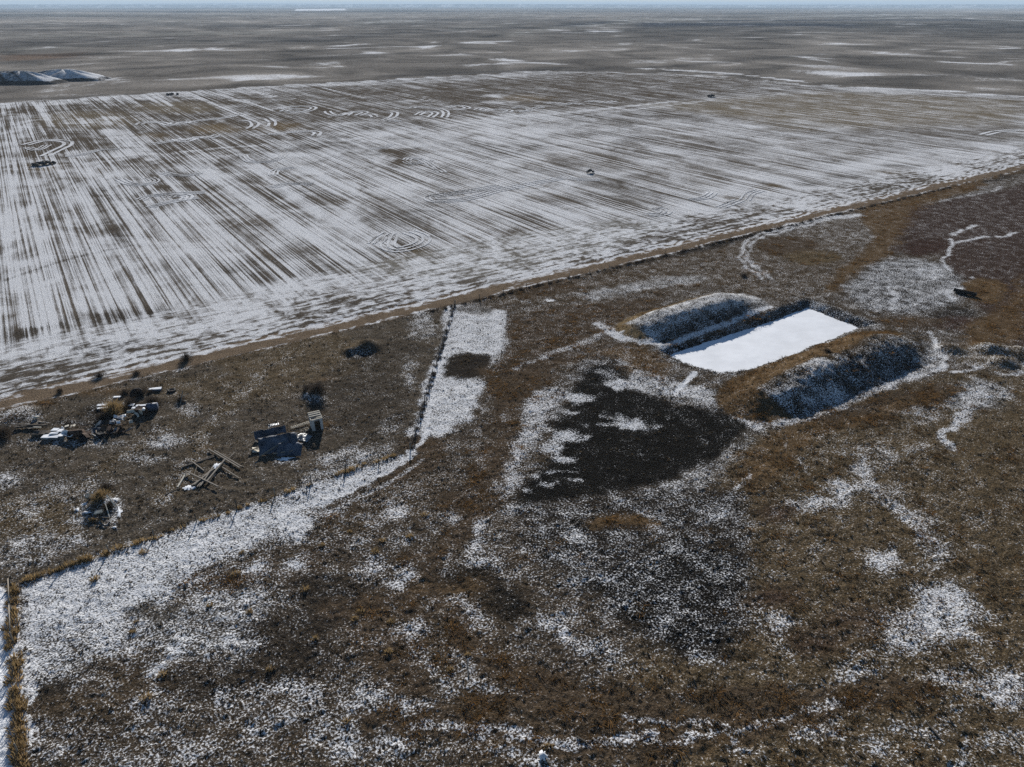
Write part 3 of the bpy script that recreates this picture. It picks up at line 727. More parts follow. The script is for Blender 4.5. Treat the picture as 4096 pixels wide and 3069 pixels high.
for cx, cy, rx, ry, kw in [
    (3760, 2400, 110, 80, dict(snow=0.82)), (3700, 2500, 170, 60, dict(snow=0.80)), (3640, 2570, 120, 40, dict(snow=0.66)), (3850, 2480, 80, 60, dict(snow=0.68)),
    (3520, 2240, 70, 45, dict(snow=0.80)), (3130, 2500, 80, 60, dict(snow=0.55)), (3060, 2440, 50, 40, dict(snow=0.45)), (3380, 1965, 60, 24, dict(snow=0.9)),
    (3240, 2020, 110, 20, dict(snow=0.7)), (3560, 1990, 60, 40, dict(snow=0.5)), (3700, 2130, 60, 60, dict(snow=0.55)), (3760, 2230, 60, 50, dict(snow=0.55)),
    (3460, 2690, 90, 34, dict(snow=0.70)), (3800, 2720, 120, 50, dict(snow=0.6)), (4040, 2760, 90, 70, dict(snow=0.75)), (3300, 2940, 120, 40, dict(snow=0.45)),
    (3850, 2950, 160, 50, dict(snow=0.62)), (4060, 2950, 80, 50, dict(snow=0.6)), (3640, 2920, 60, 20, dict(snow=0.7)), (3560, 3030, 60, 20, dict(snow=0.6)),
    (3800, 3030, 60, 40, dict(snow=0.8)), (3180, 2960, 50, 18, dict(snow=0.75)), (2880, 2980, 50, 18, dict(snow=0.8)), (2960, 2990, 60, 14, dict(snow=0.7)),
    (3900, 1580, 140, 60, dict(snow=0.56, col='grey')), (3700, 1650, 80, 40, dict(snow=0.45)), (3950, 1440, 90, 30, dict(snow=0.4)), (3500, 1830, 80, 60, dict(snow=0.42)),
    (3700, 1800, 50, 26, dict(snow=0.4)), (3480, 2600, 120, 20, dict(snow=0.5)), (1650, 2600, 40, 110, dict(snow=0.62)), (1540, 2560, 22, 24, dict(snow=0.85)),
    (1720, 2730, 80, 60, dict(snow=0.55)), (1480, 2800, 110, 60, dict(snow=0.60)), (1900, 2690, 70, 110, dict(snow=0.50)), (2030, 2720, 60, 24, dict(snow=0.75)),
    (1970, 2790, 34, 20, dict(snow=0.95)), (1560, 2960, 90, 60, dict(snow=0.55)), (2000, 2970, 150, 40, dict(snow=0.62)), (2220, 2500, 30, 26, dict(snow=0.9)), (2240, 2550, 20, 22, dict(snow=0.8)),
    (2340, 2600, 40, 24, dict(snow=0.7)), (2420, 2640, 60, 20, dict(snow=0.6)), (2450, 2330, 20, 14, dict(snow=0.8)), (1790, 2400, 70, 24, dict(snow=0.75)), (1880, 2440, 60, 20, dict(snow=0.8)),
    (1600, 2320, 50, 20, dict(snow=0.85)), (1700, 2280, 60, 12, dict(snow=0.85)), (1950, 2240, 70, 14, dict(snow=0.75)), (1905, 2140, 14, 50, dict(snow=0.9)), (1960, 1940, 30, 20, dict(snow=0.9)),
    (1820, 2060, 30, 30, dict(snow=0.8)), (1580, 2040, 50, 24, dict(snow=0.65)), (1490, 2260, 50, 40, dict(snow=0.6)), (1700, 2200, 40, 40, dict(snow=0.35)), (2320, 2150, 40, 10, dict(snow=0.75)),
    (2620, 2060, 30, 20, dict(snow=0.7)), (2170, 3030, 22, 16, dict(snow=1.1)), (2080, 2960, 90, 16, dict(snow=0.6)), (1380, 2940, 60, 80, dict(snow=0.6)), (2580, 2920, 60, 30, dict(snow=0.55)),
    (2600, 2990, 80, 20, dict(snow=0.5)), (2200, 2870, 80, 14, dict(snow=0.5)), (2300, 2890, 60, 8, dict(snow=0.6)), (3330, 2000, 60, 12, dict(snow=0.8)),
    (1750, 2300, 130, 20, dict(rust=0.6)), (1720, 2350, 100, 12, dict(rust=0.9, col='rust', snow=0.05)), (1880, 2340, 50, 14, dict(rust=0.8, col='rust', snow=0.1)), (1850, 2530, 50, 40, dict(rust=0.7, col='rustdark', snow=0.15)),
    (2100, 2230, 60, 20, dict(rust=0.7, col='rustdark')), (2480, 2090, 120, 8, dict(rust=0.9, col='rust', snow=0.05)), (2620, 2100, 30, 14, dict(rust=0.8, col='rust')), (1800, 2000, 40, 40, dict(rust=0.7, col='rustdark', snow=0.1)),
    (1830, 2150, 30, 40, dict(rust=0.8, col='rustdark', snow=0.1)), (1670, 2240, 60, 20, dict(rust=0.8, col='rustdark', snow=0.15)), (1980, 2700, 50, 14, dict(rust=0.8, col='rustdark')), (2200, 2720, 60, 24, dict(rust=0.8, col='rustdark', snow=0.1)),
    (2300, 2820, 70, 24, dict(rust=0.9, col='rustdark', snow=0.05)), (2560, 2840, 60, 20, dict(rust=0.8, col='rustdark', snow=0.1)), (2620, 2880, 60, 14, dict(rust=0.8, col='rustdark', snow=0.1)), (2920, 2945, 80, 10, dict(rust=0.9, col='rust', snow=0.0)),
    (2830, 2990, 24, 12, dict(rust=0.9, col='rust', snow=0.0)), (3250, 2900, 60, 14, dict(rust=0.6, col='rustdark')), (2600, 3040, 50, 20, dict(rust=0.8, col='rustdark', snow=0.1)), (3100, 2380, 90, 40, dict(col='maroon', snow=0.1, k=0.8)),
    (3260, 2560, 80, 40, dict(col='maroon', snow=0.12, k=0.7)), (3100, 2050, 80, 30, dict(col='maroon', snow=0.15, k=0.7)), (3440, 2480, 150, 60, dict(col='maroon', snow=0.12, k=0.5)), (2000, 2870, 260, 30, dict(snow=0.10, col='brown', rust=0.3)),
    (2900, 2780, 300, 40, dict(snow=0.14, col='brown', rust=0.35, k=0.8)), (3500, 2140, 200, 60, dict(snow=0.12, rust=0.25, k=0.7)), (3250, 1900, 180, 50, dict(snow=0.16, rust=0.3, k=0.7)), (3980, 2300, 120, 160, dict(snow=0.12, rust=0.2, k=0.7)),
    (4000, 1800, 120, 200, dict(snow=0.14, rust=0.15, k=0.7)), (3360, 2820, 120, 20, dict(snow=0.15, rust=0.45)), (3600, 2830, 160, 20, dict(snow=0.16, rust=0.3)),
]:
    blob(cx, cy, rx, ry, 0.9, **kw)
for pts, w, s in [([(3450, 1880), (3480, 1950), (3560, 2000), (3640, 2080), (3700, 2160)], 1.2, 0.6), ([(1500, 2800), (1700, 2870), (1850, 2920), (2100, 3000)], 0.9, 0.6),
                  ([(3700, 3069), (3800, 2960), (3900, 2900), (4096, 2860)], 1.2, 0.2), ([(3250, 2990), (3330, 2900), (3420, 2840)], 0.8, 0.6), ([(3150, 1780), (3250, 1900), (3320, 2000)], 0.5, 0.5),
                  ([(2830, 2100), (2900, 2000), (3000, 1900)], 0.6, 0.5), ([(3880, 1610), (3830, 1680), (3790, 1740), (3810, 1800)], 1.0, 0.75), ([(2380, 2090), (2480, 2080), (2600, 2088)], 0.5, 0.1),
                  ([(140, 2420), (142, 2560), (148, 2760), (138, 2900), (136, 3000)], 0.5, 0.8)]:
    trail(pts, w, w * 0.6, snow=s, warp=True)
for pts, w, kw in [
    ([(1480, 2860), (1800, 2900), (2300, 2960), (2800, 2940), (3300, 2840), (3700, 2740)], 1.3, dict(rust=0.7, snow=0.05, col='rustdark')),
    ([(1900, 2800), (2300, 2860), (2800, 2860), (3200, 2800), (3600, 2720)], 1.0, dict(rust=0.7, snow=0.05, col='rustdark')),
    ([(2000, 2640), (2300, 2760), (2700, 2790), (3100, 2740)], 0.9, dict(rust=0.6, snow=0.08, col='rustdark')),
    ([(1650, 2900), (2100, 2940), (2500, 2960), (2900, 2940)], 0.5, dict(snow=0.75)),
    ([(2500, 2880), (3000, 2890), (3400, 2800)], 0.5, dict(snow=0.65)),
    ([(1720, 2360), (1820, 2440), (1880, 2560), (1960, 2680), (2100, 2760), (2300, 2830)], 1.3, dict(rust=0.7, snow=0.08, col='rustdark')),
    ([(1960, 1480), (2060, 1640), (2010, 1780), (1930, 1960), (1820, 2140), (1700, 2290)], 1.6, dict(rust=0.65, snow=0.10, col='rustdark')),
    ([(1330, 2420), (1480, 2480), (1600, 2620), (1680, 2760)], 1.4, dict(snow=0.12, col='rustdark', rust=0.2)),
    ([(3000, 1960), (3120, 1860), (3280, 1740), (3500, 1660), (3800, 1560)], 1.2, dict(rust=0.8, snow=0.05, col='rust')),
    ([(2380, 2100), (2500, 2075), (2640, 2080)], 0.7, dict(rust=1.0, snow=0.0, col='rust')),
]:
    trail(pts, w, w, warp=True, k=0.8, **kw)
# upper right: old ring, rusty draw, seep
area([(2700, 1050), (3000, 990), (3200, 930), (3480, 800), (3640, 770), (3560, 900), (3480, 1060), (3260, 1200), (3000, 1200), (2800, 1120)], 2.5, snow=0.30, col='brown', tuft=1.0)
blob(3150, 985, 110, 36, 1.2, snow=0.14, col='rustdark', rust=0.45)
blob(3250, 1030, 110, 30, 1.2, snow=0.12, col='olive', rust=0.15, tuft=1.5)
trail([(3560, 840), (3300, 880), (3100, 930), (3000, 970), (2985, 1010), (3010, 1060), (3060, 1110)], 0.8, 0.6, snow=0.66, offs=(-0.9, 0.9), warp=True)
trail([(3540, 830), (3420, 860), (3290, 880)], 2.0, 1.5, snow=0.7, warp=True)
trail([(3560, 835), (3700, 815), (3900, 780), (3990, 760), (4000, 745)], 1.2, 0.6, snow=0.6)
area([(3420, 840), (3700, 760), (3900, 720), (3960, 740), (3700, 820), (3640, 900), (3540, 1010), (3450, 1080), (3340, 1170), (3280, 1170), (3400, 1060), (3500, 960)], 1.5, snow=0.08, col='rust', rust=0.55, k=0.85)
area([(3560, 740), (3740, 700), (4096, 640), (4096, 690), (3800, 740), (3600, 790)], 1.5, snow=0.10, col='rust', rust=0.3, k=0.7)
area([(3650, 830), (3900, 780), (4200, 720), (4200, 1500), (3980, 1300), (3900, 1200), (3800, 1050), (3700, 960), (3560, 1010)], 2.0, snow=0.14, col='maroon', tuft=0.9, k=0.75)
blob(3690, 990, 90, 32, 1.2, snow=0.06, col='maroon', tuft=1.0)
area([(3380, 1160), (3540, 1040), (3640, 1030), (3800, 1060), (3860, 1140), (3820, 1220), (3600, 1260), (3450, 1240)], 2.0, snow=0.50, col='dark', rust=0.0)
blob(3720, 1090, 70, 24, 1.0, snow=0.62)
blob(3800, 1255, 110, 34, 1.2, snow=0.24, col='dark')
blob(3800, 1290, 120, 30, 1.2, snow=0.22, col='maroon')
blob(3640, 1290, 140, 24, 1.2, snow=0.22, rust=0.35, col='rustdark')
for pts, w, s in [([(3800, 960), (3795, 1000), (3790, 1040), (3810, 1080)], 0.7, 0.9), ([(3810, 975), (3900, 965), (4070, 930)], 0.9, 0.85), ([(3810, 945), (3870, 920), (3890, 895)], 0.9, 0.85),
                  ([(3790, 1175), (3830, 1165), (3880, 1130), (3895, 1110)], 1.2, 1.0), ([(3780, 1175), (3800, 1185)], 1.8, 1.0), ([(3560, 1150), (3575, 1180), (3565, 1215)], 0.9, 0.9),
                  ([(3500, 1250), (3600, 1220), (3700, 1190), (3780, 1170)], 0.9, 0.75), ([(3700, 1330), (3740, 1380), (3760, 1440), (3745, 1475)], 0.8, 0.9), ([(3880, 1400), (3900, 1440), (3890, 1470), (3800, 1490)], 0.8, 0.9),
                  ([(3960, 1480), (4030, 1500), (4100, 1490)], 1.0, 0.8)]:
    trail(pts, w * 0.8, w * 0.7, snow=s * 0.85, warp=True)
area([(3840, 1130), (3900, 1110), (3990, 1120), (4020, 1160), (3990, 1210), (3900, 1200)], 0.8, snow=0.08, col='rust', rust=0.9)
area([(3860, 1300), (4000, 1230), (4096, 1100), (4096, 1360), (3950, 1380), (3820, 1400)], 1.5, snow=0.08, col='rust', rust=0.65, k=0.85)
area([(3780, 1400), (3960, 1380), (4100, 1400), (4100, 1480), (3950, 1480), (3820, 1450)], 1.0, snow=0.42, col='olive', tuft=1.4)

LIM[:] = 1
# ---- relief
Z = 2.6 * fbm(U, V, 700.0, 3, 12) * sstep(900, 2600, RNG) * 2
Z += 0.5 * (1 - 0.85 * ROWS) * fbm(U, V, 60.0, 2, 13) * sstep(40, 120, RNG) * sstep(2500, 600, RNG)
near = sstep(330, 110, RNG)
mr = 0.11 * np.abs(fbm(U, V, 1.1, 2, 21, 0.6)) * 2 + 0.10 * vnoise(U / 0.42, V / 0.42, 23) + 0.16 * fbm(U, V, 3.5, 2, 22)
flat = 1 - 0.5 * sstep(0.6, 1.0, SNOW)
Z += 1.4 * mr * RELIEF * near * flat


def ridge(u0, u1, vc, w, h):
    t = np.clip((U - u0) / (u1 - u0), 0, 1)
    d = np.hypot(0.62 * (U - (u0 + t * (u1 - u0))), V - vc) + 0.9 * NZ1 + 0.8 * NZC + 0.6 * NF1
    return np.where(d < w, h * (0.5 + 0.5 * np.cos(math.pi * np.clip((d - 0.8) / (w - 0.8), 0, 1))), 0), d


B1, D1 = ridge(95.0, 111.0, 89.9, 7.6, 2.5)
B2, D2 = ridge(92.0, 118.0, 59.6, 7.9, 2.5)
Z += B1 * (1 + 0.3 * NZ2 + 0.15 * NF2) + B2 * (1 + 0.6 * NZ2 + 0.25 * NF2)
# hummocks east of the near bank, and small heaps
for px, py, r, h in [(3800, 1400, 3.2, 0.9), (3960, 1400, 4.0, 1.2), (4080, 1420, 4.5, 1.3), (4010, 1450, 3.0, 0.8), (1470, 1385, 3.6, 1.3), (1400, 1405, 2.2, 0.7),
                     (400, 2020, 2.6, 0.7), (1260, 1575, 2.4, 0.6), (90, 1660, 4, 0.5)]:
    cu, cv = W(px, py)
    d = np.hypot(U - cu, V - cv) / r
    Z += np.where(d < 1, h * (0.5 + 0.5 * np.cos(math.pi * np.clip(d, 0, 1))), 0)
# dugout basin
PU0, PU1, PV0, PV1 = 88.0, 128.2, 69.0, 80.9
corner = np.maximum(0, (PU0 + 8.0 - U) + 1.1 * (PV0 + 5.0 - V) - 7.0)
din = np.minimum(np.minimum(U - PU0, PU1 - U), np.minimum(V - PV0, PV1 - V)) - corner * 0.45 + 0.6 * NZ1 + 1.1 * NF1
Z += np.where(din > -3.2, -1.55 * sstep(-2.6, 1.2, din), 0)
bank = sstep(-3.4, -1.2, din) * sstep(0.8, -0.4, din)
bi = np.nonzero(bank > 0.01)[0]
lay(bi, bank[bi], 0.8, snow=0.36, col='dark', rust=0.02)
west = bank * ((U < 93) | (U > 127))
wi = np.nonzero(west > 0.01)[0]
lay(wi, west[wi], 0.9, snow=0.42, col='black')
# cover on the banks: sunny back slopes rusty, snowy near faces with their shade painted darker
b1m = sstep(7.4, 6.6, D1)
b2m = sstep(8.2, 7.4, D2)
i1, i2 = np.nonzero(b1m > 0.01)[0], np.nonzero(b2m > 0.01)[0]
lay(i1, b1m[i1], 1.0, snow=0.58, col='grey', rust=0.0, tuft=0.5, relief=1.0)
top1 = b1m * np.maximum(sstep(93.2, 94.8, V + NZ1 * 2), sstep(89.5, 87.8, U + NZ1 * 2) * sstep(85, 88, V))
j = np.nonzero(top1 > 0.01)[0]
lay(j, top1[j], 0.9, snow=0.05, col='tan', rust=0.25)
low1 = b1m * sstep(87.2, 85.5, V + NZ1 * 3)
j = np.nonzero(low1 > 0.01)[0]
lay(j, low1[j], 0.8, snow=0.34, col='dark', tuft=1.2)  # lower half of the near face darkened, its shade put into the colour
lay(i2, b2m[i2], 1.0, snow=0.42, col='dark', rust=0.04, tuft=1.2, relief=1.3)  # snow thinned so the cover carries the dark shade of the near face
top2 = b2m * np.maximum(sstep(60.4, 61.6, V + NZ1 * 2.5), sstep(87.5, 86.0, U + NZ1 * 2))
j = np.nonzero(top2 > 0.01)[0]
lay(j, top2[j], 0.9, snow=0.06, col='rust', rust=0.6)
crest2 = b2m * sstep(57.5, 59.5, V + NZ2 * 3) * (1 - top2)
j = np.nonzero(crest2 > 0.01)[0]
lay(j, crest2[j], 0.6, snow=0.30, col='brown', tuft=2.0)
spot2 = b2m * sstep(0.05, 0.22, NZC + 0.8 * NZ2) * (1 - top2)
j = np.nonzero(spot2 > 0.01)[0]
lay(j, spot2[j], 0.7, snow=0.70, tuft=0.5)
foot2 = sstep(1.1, 0.2, np.abs(D2 - 8.3)) * sstep(57, 54, V)
j = np.nonzero(foot2 > 0.01)[0]
lay(j, foot2[j], 0.7, snow=0.68)
betw = sstep(81.6, 82.2, V) * sstep(84.6, 83.4, V) * sstep(88, 92, U) * sstep(122, 118, U)
j = np.nonzero(betw > 0.01)[0]
lay(j, betw[j], 0.8, snow=0.34, col='rustdark', rust=0.5)
trail([(88.5, 83.0), (100, 83.2), (110, 83.6), (120, 84.5)], 0.8, 0.5, uv=True, snow=0.9)
trail([(85.0, 97), (84.8, 92), (86, 86.5), (88, 83.4)], 1.6, 0.8, uv=True, snow=0.85, warp=True)

SNOW[:] = SNOW * (1 - ROWS) + ROWS * (0.52 + (SNOW - 0.55) * 0.55)
pr = (1 - ROWS) * (1 - HEADL) * (SNOW < 0.95)
SNOW[:] = SNOW * (1 - pr) + pr * (0.34 + (SNOW - 0.40) * np.where(SNOW > 0.4, 0.85, 0.95))
OPEN = farm * (1 - sstep(0.0, 0.5, ROWS)) * (1 - HEADL)
SNOW[:] = np.clip(SNOW, -0.1, 1.4)
VZ = Z


def ground_z(u, v):
    """height of the sheet at a point"""
    r = math.hypot(u, v)
    a = (math.degrees(math.atan2(u, v)) - HEAD + 180) % 360 - 180
    jj = min(max(int(round((a + HW) / (2 * HW) * (NA - 1))), 0), NA - 1)
    ii = int(np.argmin(np.abs(RR - r)))
    return float(VZ[ii * na + jj])


# ---- faces, split by what they are
ii, jj = np.meshgrid(np.arange(nr - 1), np.arange(na), indexing='ij')
order = np.argsort(np.concatenate([th_in, th_out]))
nxt = np.empty(na, int)
nxt[order] = np.roll(order, -1)
A_ = (ii * na + jj).ravel()
B_ = (ii * na + nxt[jj]).ravel()
C_ = ((ii + 1) * na + nxt[jj]).ravel()
D_ = ((ii + 1) * na + jj).ravel()
QUADS = np.stack([A_, D_, C_, B_], 1)
fu, fv = (U[A_] + U[C_]) / 2, (V[A_] + V[C_]) / 2
finf = np.zeros(NV, bool)
finf[fi[fa > 0.5]] = True
fkind = np.zeros(len(QUADS), int)
fkind[finf[A_] & finf[C_]] = 1
fkind[(fv > 122.2) & (fv < 128) & (fu > -400) & (fu < 700) & (fkind == 0)] = 2
fkind[(D1[A_] < 7.0) & (fkind == 0)] = 3
fkind[(D2[A_] < 7.8) & (fkind == 0)] = 4
marsh_i, marsh_a = poly_alpha([W(*p) for p in MARSH], 0.7)
mm = np.zeros(NV, bool)
mm[marsh_i[marsh_a > 0.5]] = True
fkind[mm[A_] & (fkind == 0)] = 5
XYZ = np.stack([U, V, VZ], 1).astype(np.float32)


def raw_mesh(name, verts, loops, sizes, mat, attrs=(), smooth_=True):
    me = bpy.data.meshes.new(name)
    me.vertices.add(len(verts))
    me.vertices.foreach_set('co', np.ascontiguousarray(verts, np.float32).ravel())
    me.loops.add(len(loops))
    me.loops.foreach_set('vertex_index', np.ascontiguousarray(loops, np.int32))
    me.polygons.add(len(sizes))
    st = np.concatenate([[0], np.cumsum(sizes)[:-1]]).astype(np.int32)
    me.polygons.foreach_set('loop_start', st)
    me.polygons.foreach_set('use_smooth', np.full(len(sizes), smooth_))
    for nm, typ, dat in attrs:
        at = me.attributes.new(nm, typ, 'POINT')
        at.data.foreach_set('color' if typ == 'FLOAT_COLOR' else 'value', np.ascontiguousarray(dat, np.float32).ravel())
    me.update(calc_edges=True)
    me.validate()
    me.materials.append(mat)
    return me


def link(name, me, parent=None):
    o = bpy.data.objects.new(name, me)
    COL.objects.link(o)
    if parent is not None:
        o.parent = parent
    return o


for kid, nm in [(0, 'ground'), (1, 'stubble_field'), (2, 'dirt_track'), (3, 'earth_bank'), (4, 'earth_bank'), (5, 'marsh')]:
    q = QUADS[fkind == kid]
    used = np.unique(q)
    mp = np.full(NV, -1, np.int64)
    mp[used] = np.arange(len(used))
    c4 = np.concatenate([BASE[used], np.ones((len(used), 1))], 1)
    me = raw_mesh(nm, XYZ[used], mp[q].ravel(), np.full(len(q), 4), M['ground'],
                  [('base', 'FLOAT_COLOR', c4), ('snow', 'FLOAT', SNOW[used]), ('rows', 'FLOAT', ROWS[used]), ('headland', 'FLOAT', HEADL[used]), ('open', 'FLOAT', OPEN[used])])
    o = link(nm, me)
    o['kind'] = 'structure'
    o['label'] = {0: 'brown prairie flecked with thin snow reaching to the horizon', 1: 'stubble field striped with thin snow along the drill rows',
                  2: 'bare dirt track along the near edge of the stubble field', 3: 'snowy earth bank on the far side of the frozen dugout',
                  4: 'rust grassed earth bank on the near side of the frozen dugout', 5: 'black wet hollow below the frozen dugout'}[kid]

# wheel tracks of the turning machines, drifted with snow
tv_, tl_, tsn = [], [], []
for pts, w, offs in RIB:
    g = np.array(smooth([W(*p) for p in pts], 8))
    d = np.gradient(g, axis=0)
    nrm = np.stack([-d[:, 1], d[:, 0]], 1) / (np.hypot(d[:, 0], d[:, 1])[:, None] + 1e-9)
    for o in offs:
        m_ = len(g)
        wob = 0.5 * fbm(g[:, 0], g[:, 1] + 31 * o, 7.0, 2, 19)
        c_ = g + nrm * (o + wob)[:, None]
        ww = 0.5 * w * (1 + 0.7 * fbm(g[:, 0] + 9 * o, g[:, 1], 5.0, 2, 29))
        b0 = len(tv_)
        for k in range(m_):
            for sg in (-1, 1):
                p = c_[k] + nrm[k] * sg * ww[k]
                tv_.append((p[0], p[1], ground_z(*p) + 0.10))
                tsn.append(0.80 + 0.7 * float(vnoise(np.array([c_[k][0] / 6.0]), np.array([c_[k][1] / 6.0]), 39)[0]))
        for k in range(m_ - 1):
            a = b0 + 2 * k
            tl_ += [a, a + 1, a + 3, a + 2]
N_ = len(tv_)
c4 = np.tile(np.array(list(CC['field']) + [1.0]), (N_, 1))
me = raw_mesh('wheel_tracks', np.array(tv_), np.array(tl_), np.full(len(tl_) // 4, 4), M['ground'],
              [('base', 'FLOAT_COLOR', c4), ('snow', 'FLOAT', np.array(tsn)), ('rows', 'FLOAT', np.zeros(N_)), ('headland', 'FLOAT', np.zeros(N_)), ('open', 'FLOAT', np.zeros(N_))])
o = link('wheel_tracks', me)
o['kind'] = 'stuff'
o['label'] = 'looping wheel tracks filled with thin snow on the stubble field'

# frozen dugout
n_u, n_v = 120, 44
pu, pv = np.meshgrid(np.linspace(PU0 - 2.5, PU1 + 2.5, n_u), np.linspace(PV0 - 2.5, PV1 + 2.5, n_v), indexing='ij')
pz = -1.08 + 0.05 * fbm(pu, pv, 4.0, 3, 44) + 0.02 * fbm(pu, pv, 0.8, 2, 45)
a = (np.arange(n_u - 1)[:, None] * n_v + np.arange(n_v - 1)[None, :]).ravel()
q = np.stack([a, a + n_v, a + n_v + 1, a + 1], 1)
me = raw_mesh('pond_ice', np.stack([pu.ravel(), pv.ravel(), pz.ravel()], 1), q.ravel(), np.full(len(q), 4), M['snow'])
ice = link('pond_ice', me)
ice['kind'] = 'structure'
ice['label'] = 'frozen rectangular dugout covered in smooth white snow'

# ------------------------------------------------------------------ mesh builder for things
class MB:
    def __init__(self):
        self.v, self.f = [], []

    def add(self, vs, fs):
        n = len(self.v)
        self.v += [tuple(p) for p in vs]
        self.f += [tuple(i + n for i in f) for f in fs]
        return self

    def box(self, c, s, rz=0.0, rx=0.0, ry=0.0, jit=0.0):
        from mathutils import Euler, Vector
        e = Euler((rx, ry, rz)).to_matrix()
        vs = []
        for dx in (-1, 1):
            for dy in (-1, 1):
                for dz in (-1, 1):
                    p = Vector((dx * s[0] / 2, dy * s[1] / 2, dz * s[2] / 2))
                    p += Vector([random.uniform(-jit, jit) for _ in range(3)])
                    vs.append(e @ p + Vector(c))
        return self.add(vs, [(0, 1, 3, 2), (4, 6, 7, 5), (0, 4, 5, 1), (2, 3, 7, 6), (0, 2, 6, 4), (1, 5, 7, 3)])

    def bar(self, p, q, w, h, roll=0.0):
        from mathutils import Vector
        p, q = Vector(p), Vector(q)
        d = (q - p).normalized()
        up = Vector((0, 0, 1)) if abs(d.z) < 0.95 else Vector((0, 1, 0))
        s = d.cross(up).normalized()
        t = s.cross(d)
        s, t = s * math.cos(roll) + t * math.sin(roll), t * math.cos(roll) - s * math.sin(roll)
        vs = []
        for e in (p, q):
            for a, b in ((-1, -1), (1, -1), (1, 1), (-1, 1)):
                vs.append(e + s * (a * w / 2) + t * (b * h / 2))
        return self.add(vs, [(0, 1, 2, 3), (4, 7, 6, 5), (0, 4, 5, 1), (1, 5, 6, 2), (2, 6, 7, 3), (3, 7, 4, 0)])

    def tube(self, p, q, r0, r1=None, n=8):
        from mathutils import Vector
        r1 = r0 if r1 is None else r1
        p, q = Vector(p), Vector(q)
        d = (q - p).normalized()
        up = Vector((0, 0, 1)) if abs(d.z) < 0.95 else Vector((0, 1, 0))
        s = d.cross(up).normalized()
        t = s.cross(d)
        vs = []
        for e, r in ((p, r0), (q, r1)):
            for k in range(n):
                a = 2 * math.pi * k / n
                vs.append(e + s * (r * math.cos(a)) + t * (r * math.sin(a)))
        fs = [(k, (k + 1) % n, n + (k + 1) % n, n + k) for k in range(n)]
        fs += [tuple(range(n - 1, -1, -1)), tuple(range(n, 2 * n))]
        return self.add(vs, fs)

    def sheet(self, fn, nx, ny, th=0.012):
        top = [fn(i / nx, j / ny) for i in range(nx + 1) for j in range(ny + 1)]
        bot = [(x, y, z - th) for x, y, z in top]
        k = len(top)
        idx = lambda i, j: i * (ny + 1) + j
        fs = []
        for i in range(nx):
            for j in range(ny):
                a, b, c, d = idx(i, j), idx(i + 1, j), idx(i + 1, j + 1), idx(i, j + 1)
                fs += [(a, b, c, d), (k + d, k + c, k + b, k + a)]
        for i in range(nx):
            fs += [(idx(i, 0), k + idx(i, 0), k + idx(i + 1, 0), idx(i + 1, 0)), (idx(i + 1, ny), k + idx(i + 1, ny), k + idx(i, ny), idx(i, ny))]
        for j in range(ny):
            fs += [(idx(0, j + 1), k + idx(0, j + 1), k + idx(0, j), idx(0, j)), (idx(nx, j), k + idx(nx, j), k + idx(nx, j + 1), idx(nx, j + 1))]
        return self.add(top + bot, fs)

    def rock(self, c, r, seed):
        rs = random.Random(seed)
        vs, fs = [], []
        n, mrow = 7, 4
        for i in range(mrow + 1):
            ph = math.pi * i / mrow
            for k in range(n):
                a = 2 * math.pi * k / n
                rr = r * rs.uniform(0.75, 1.15)
                vs.append((c[0] + rr * math.sin(ph) * math.cos(a), c[1] + rr * math.sin(ph) * math.sin(a), c[2] + 0.7 * rr * math.cos(ph)))
        for i in range(mrow):
            for k in range(n):
                fs.append((i * n + k, (i + 1) * n + k, (i + 1) * n + (k + 1) % n, i * n + (k + 1) % n))
        return self.add(vs, fs)

    def build(self, name, mat, parent=None, smooth_=False, loc=(0, 0, 0)):
        me = bpy.data.meshes.new(name)
        me.from_pydata(self.v, [], self.f)
        me.materials.append(M[mat] if isinstance(mat, str) else mat)
        if smooth_:
            me.polygons.foreach_set('use_smooth', [True] * len(me.polygons))
        me.update()
        o = link(name, me, parent)
        o.location = loc
        return o


def tag(o, label, cat, group=None, kind=None):
    o['label'] = label
    o['category'] = cat
    if group:
        o['group'] = group
    if kind:
        o['kind'] = kind
    return o


def thing(name, loc, rz, label, cat, group=None):
    o = bpy.data.objects.new(name, None)
    o.empty_display_size = 0.3
    COL.objects.link(o)
    o.location = loc
    o.rotation_euler = (0, 0, rz)
    return tag(o, label, cat, group)


def at(x, y, dz=0.0):
    u, v = W(x, y)
    return (u, v, ground_z(u, v) + dz)


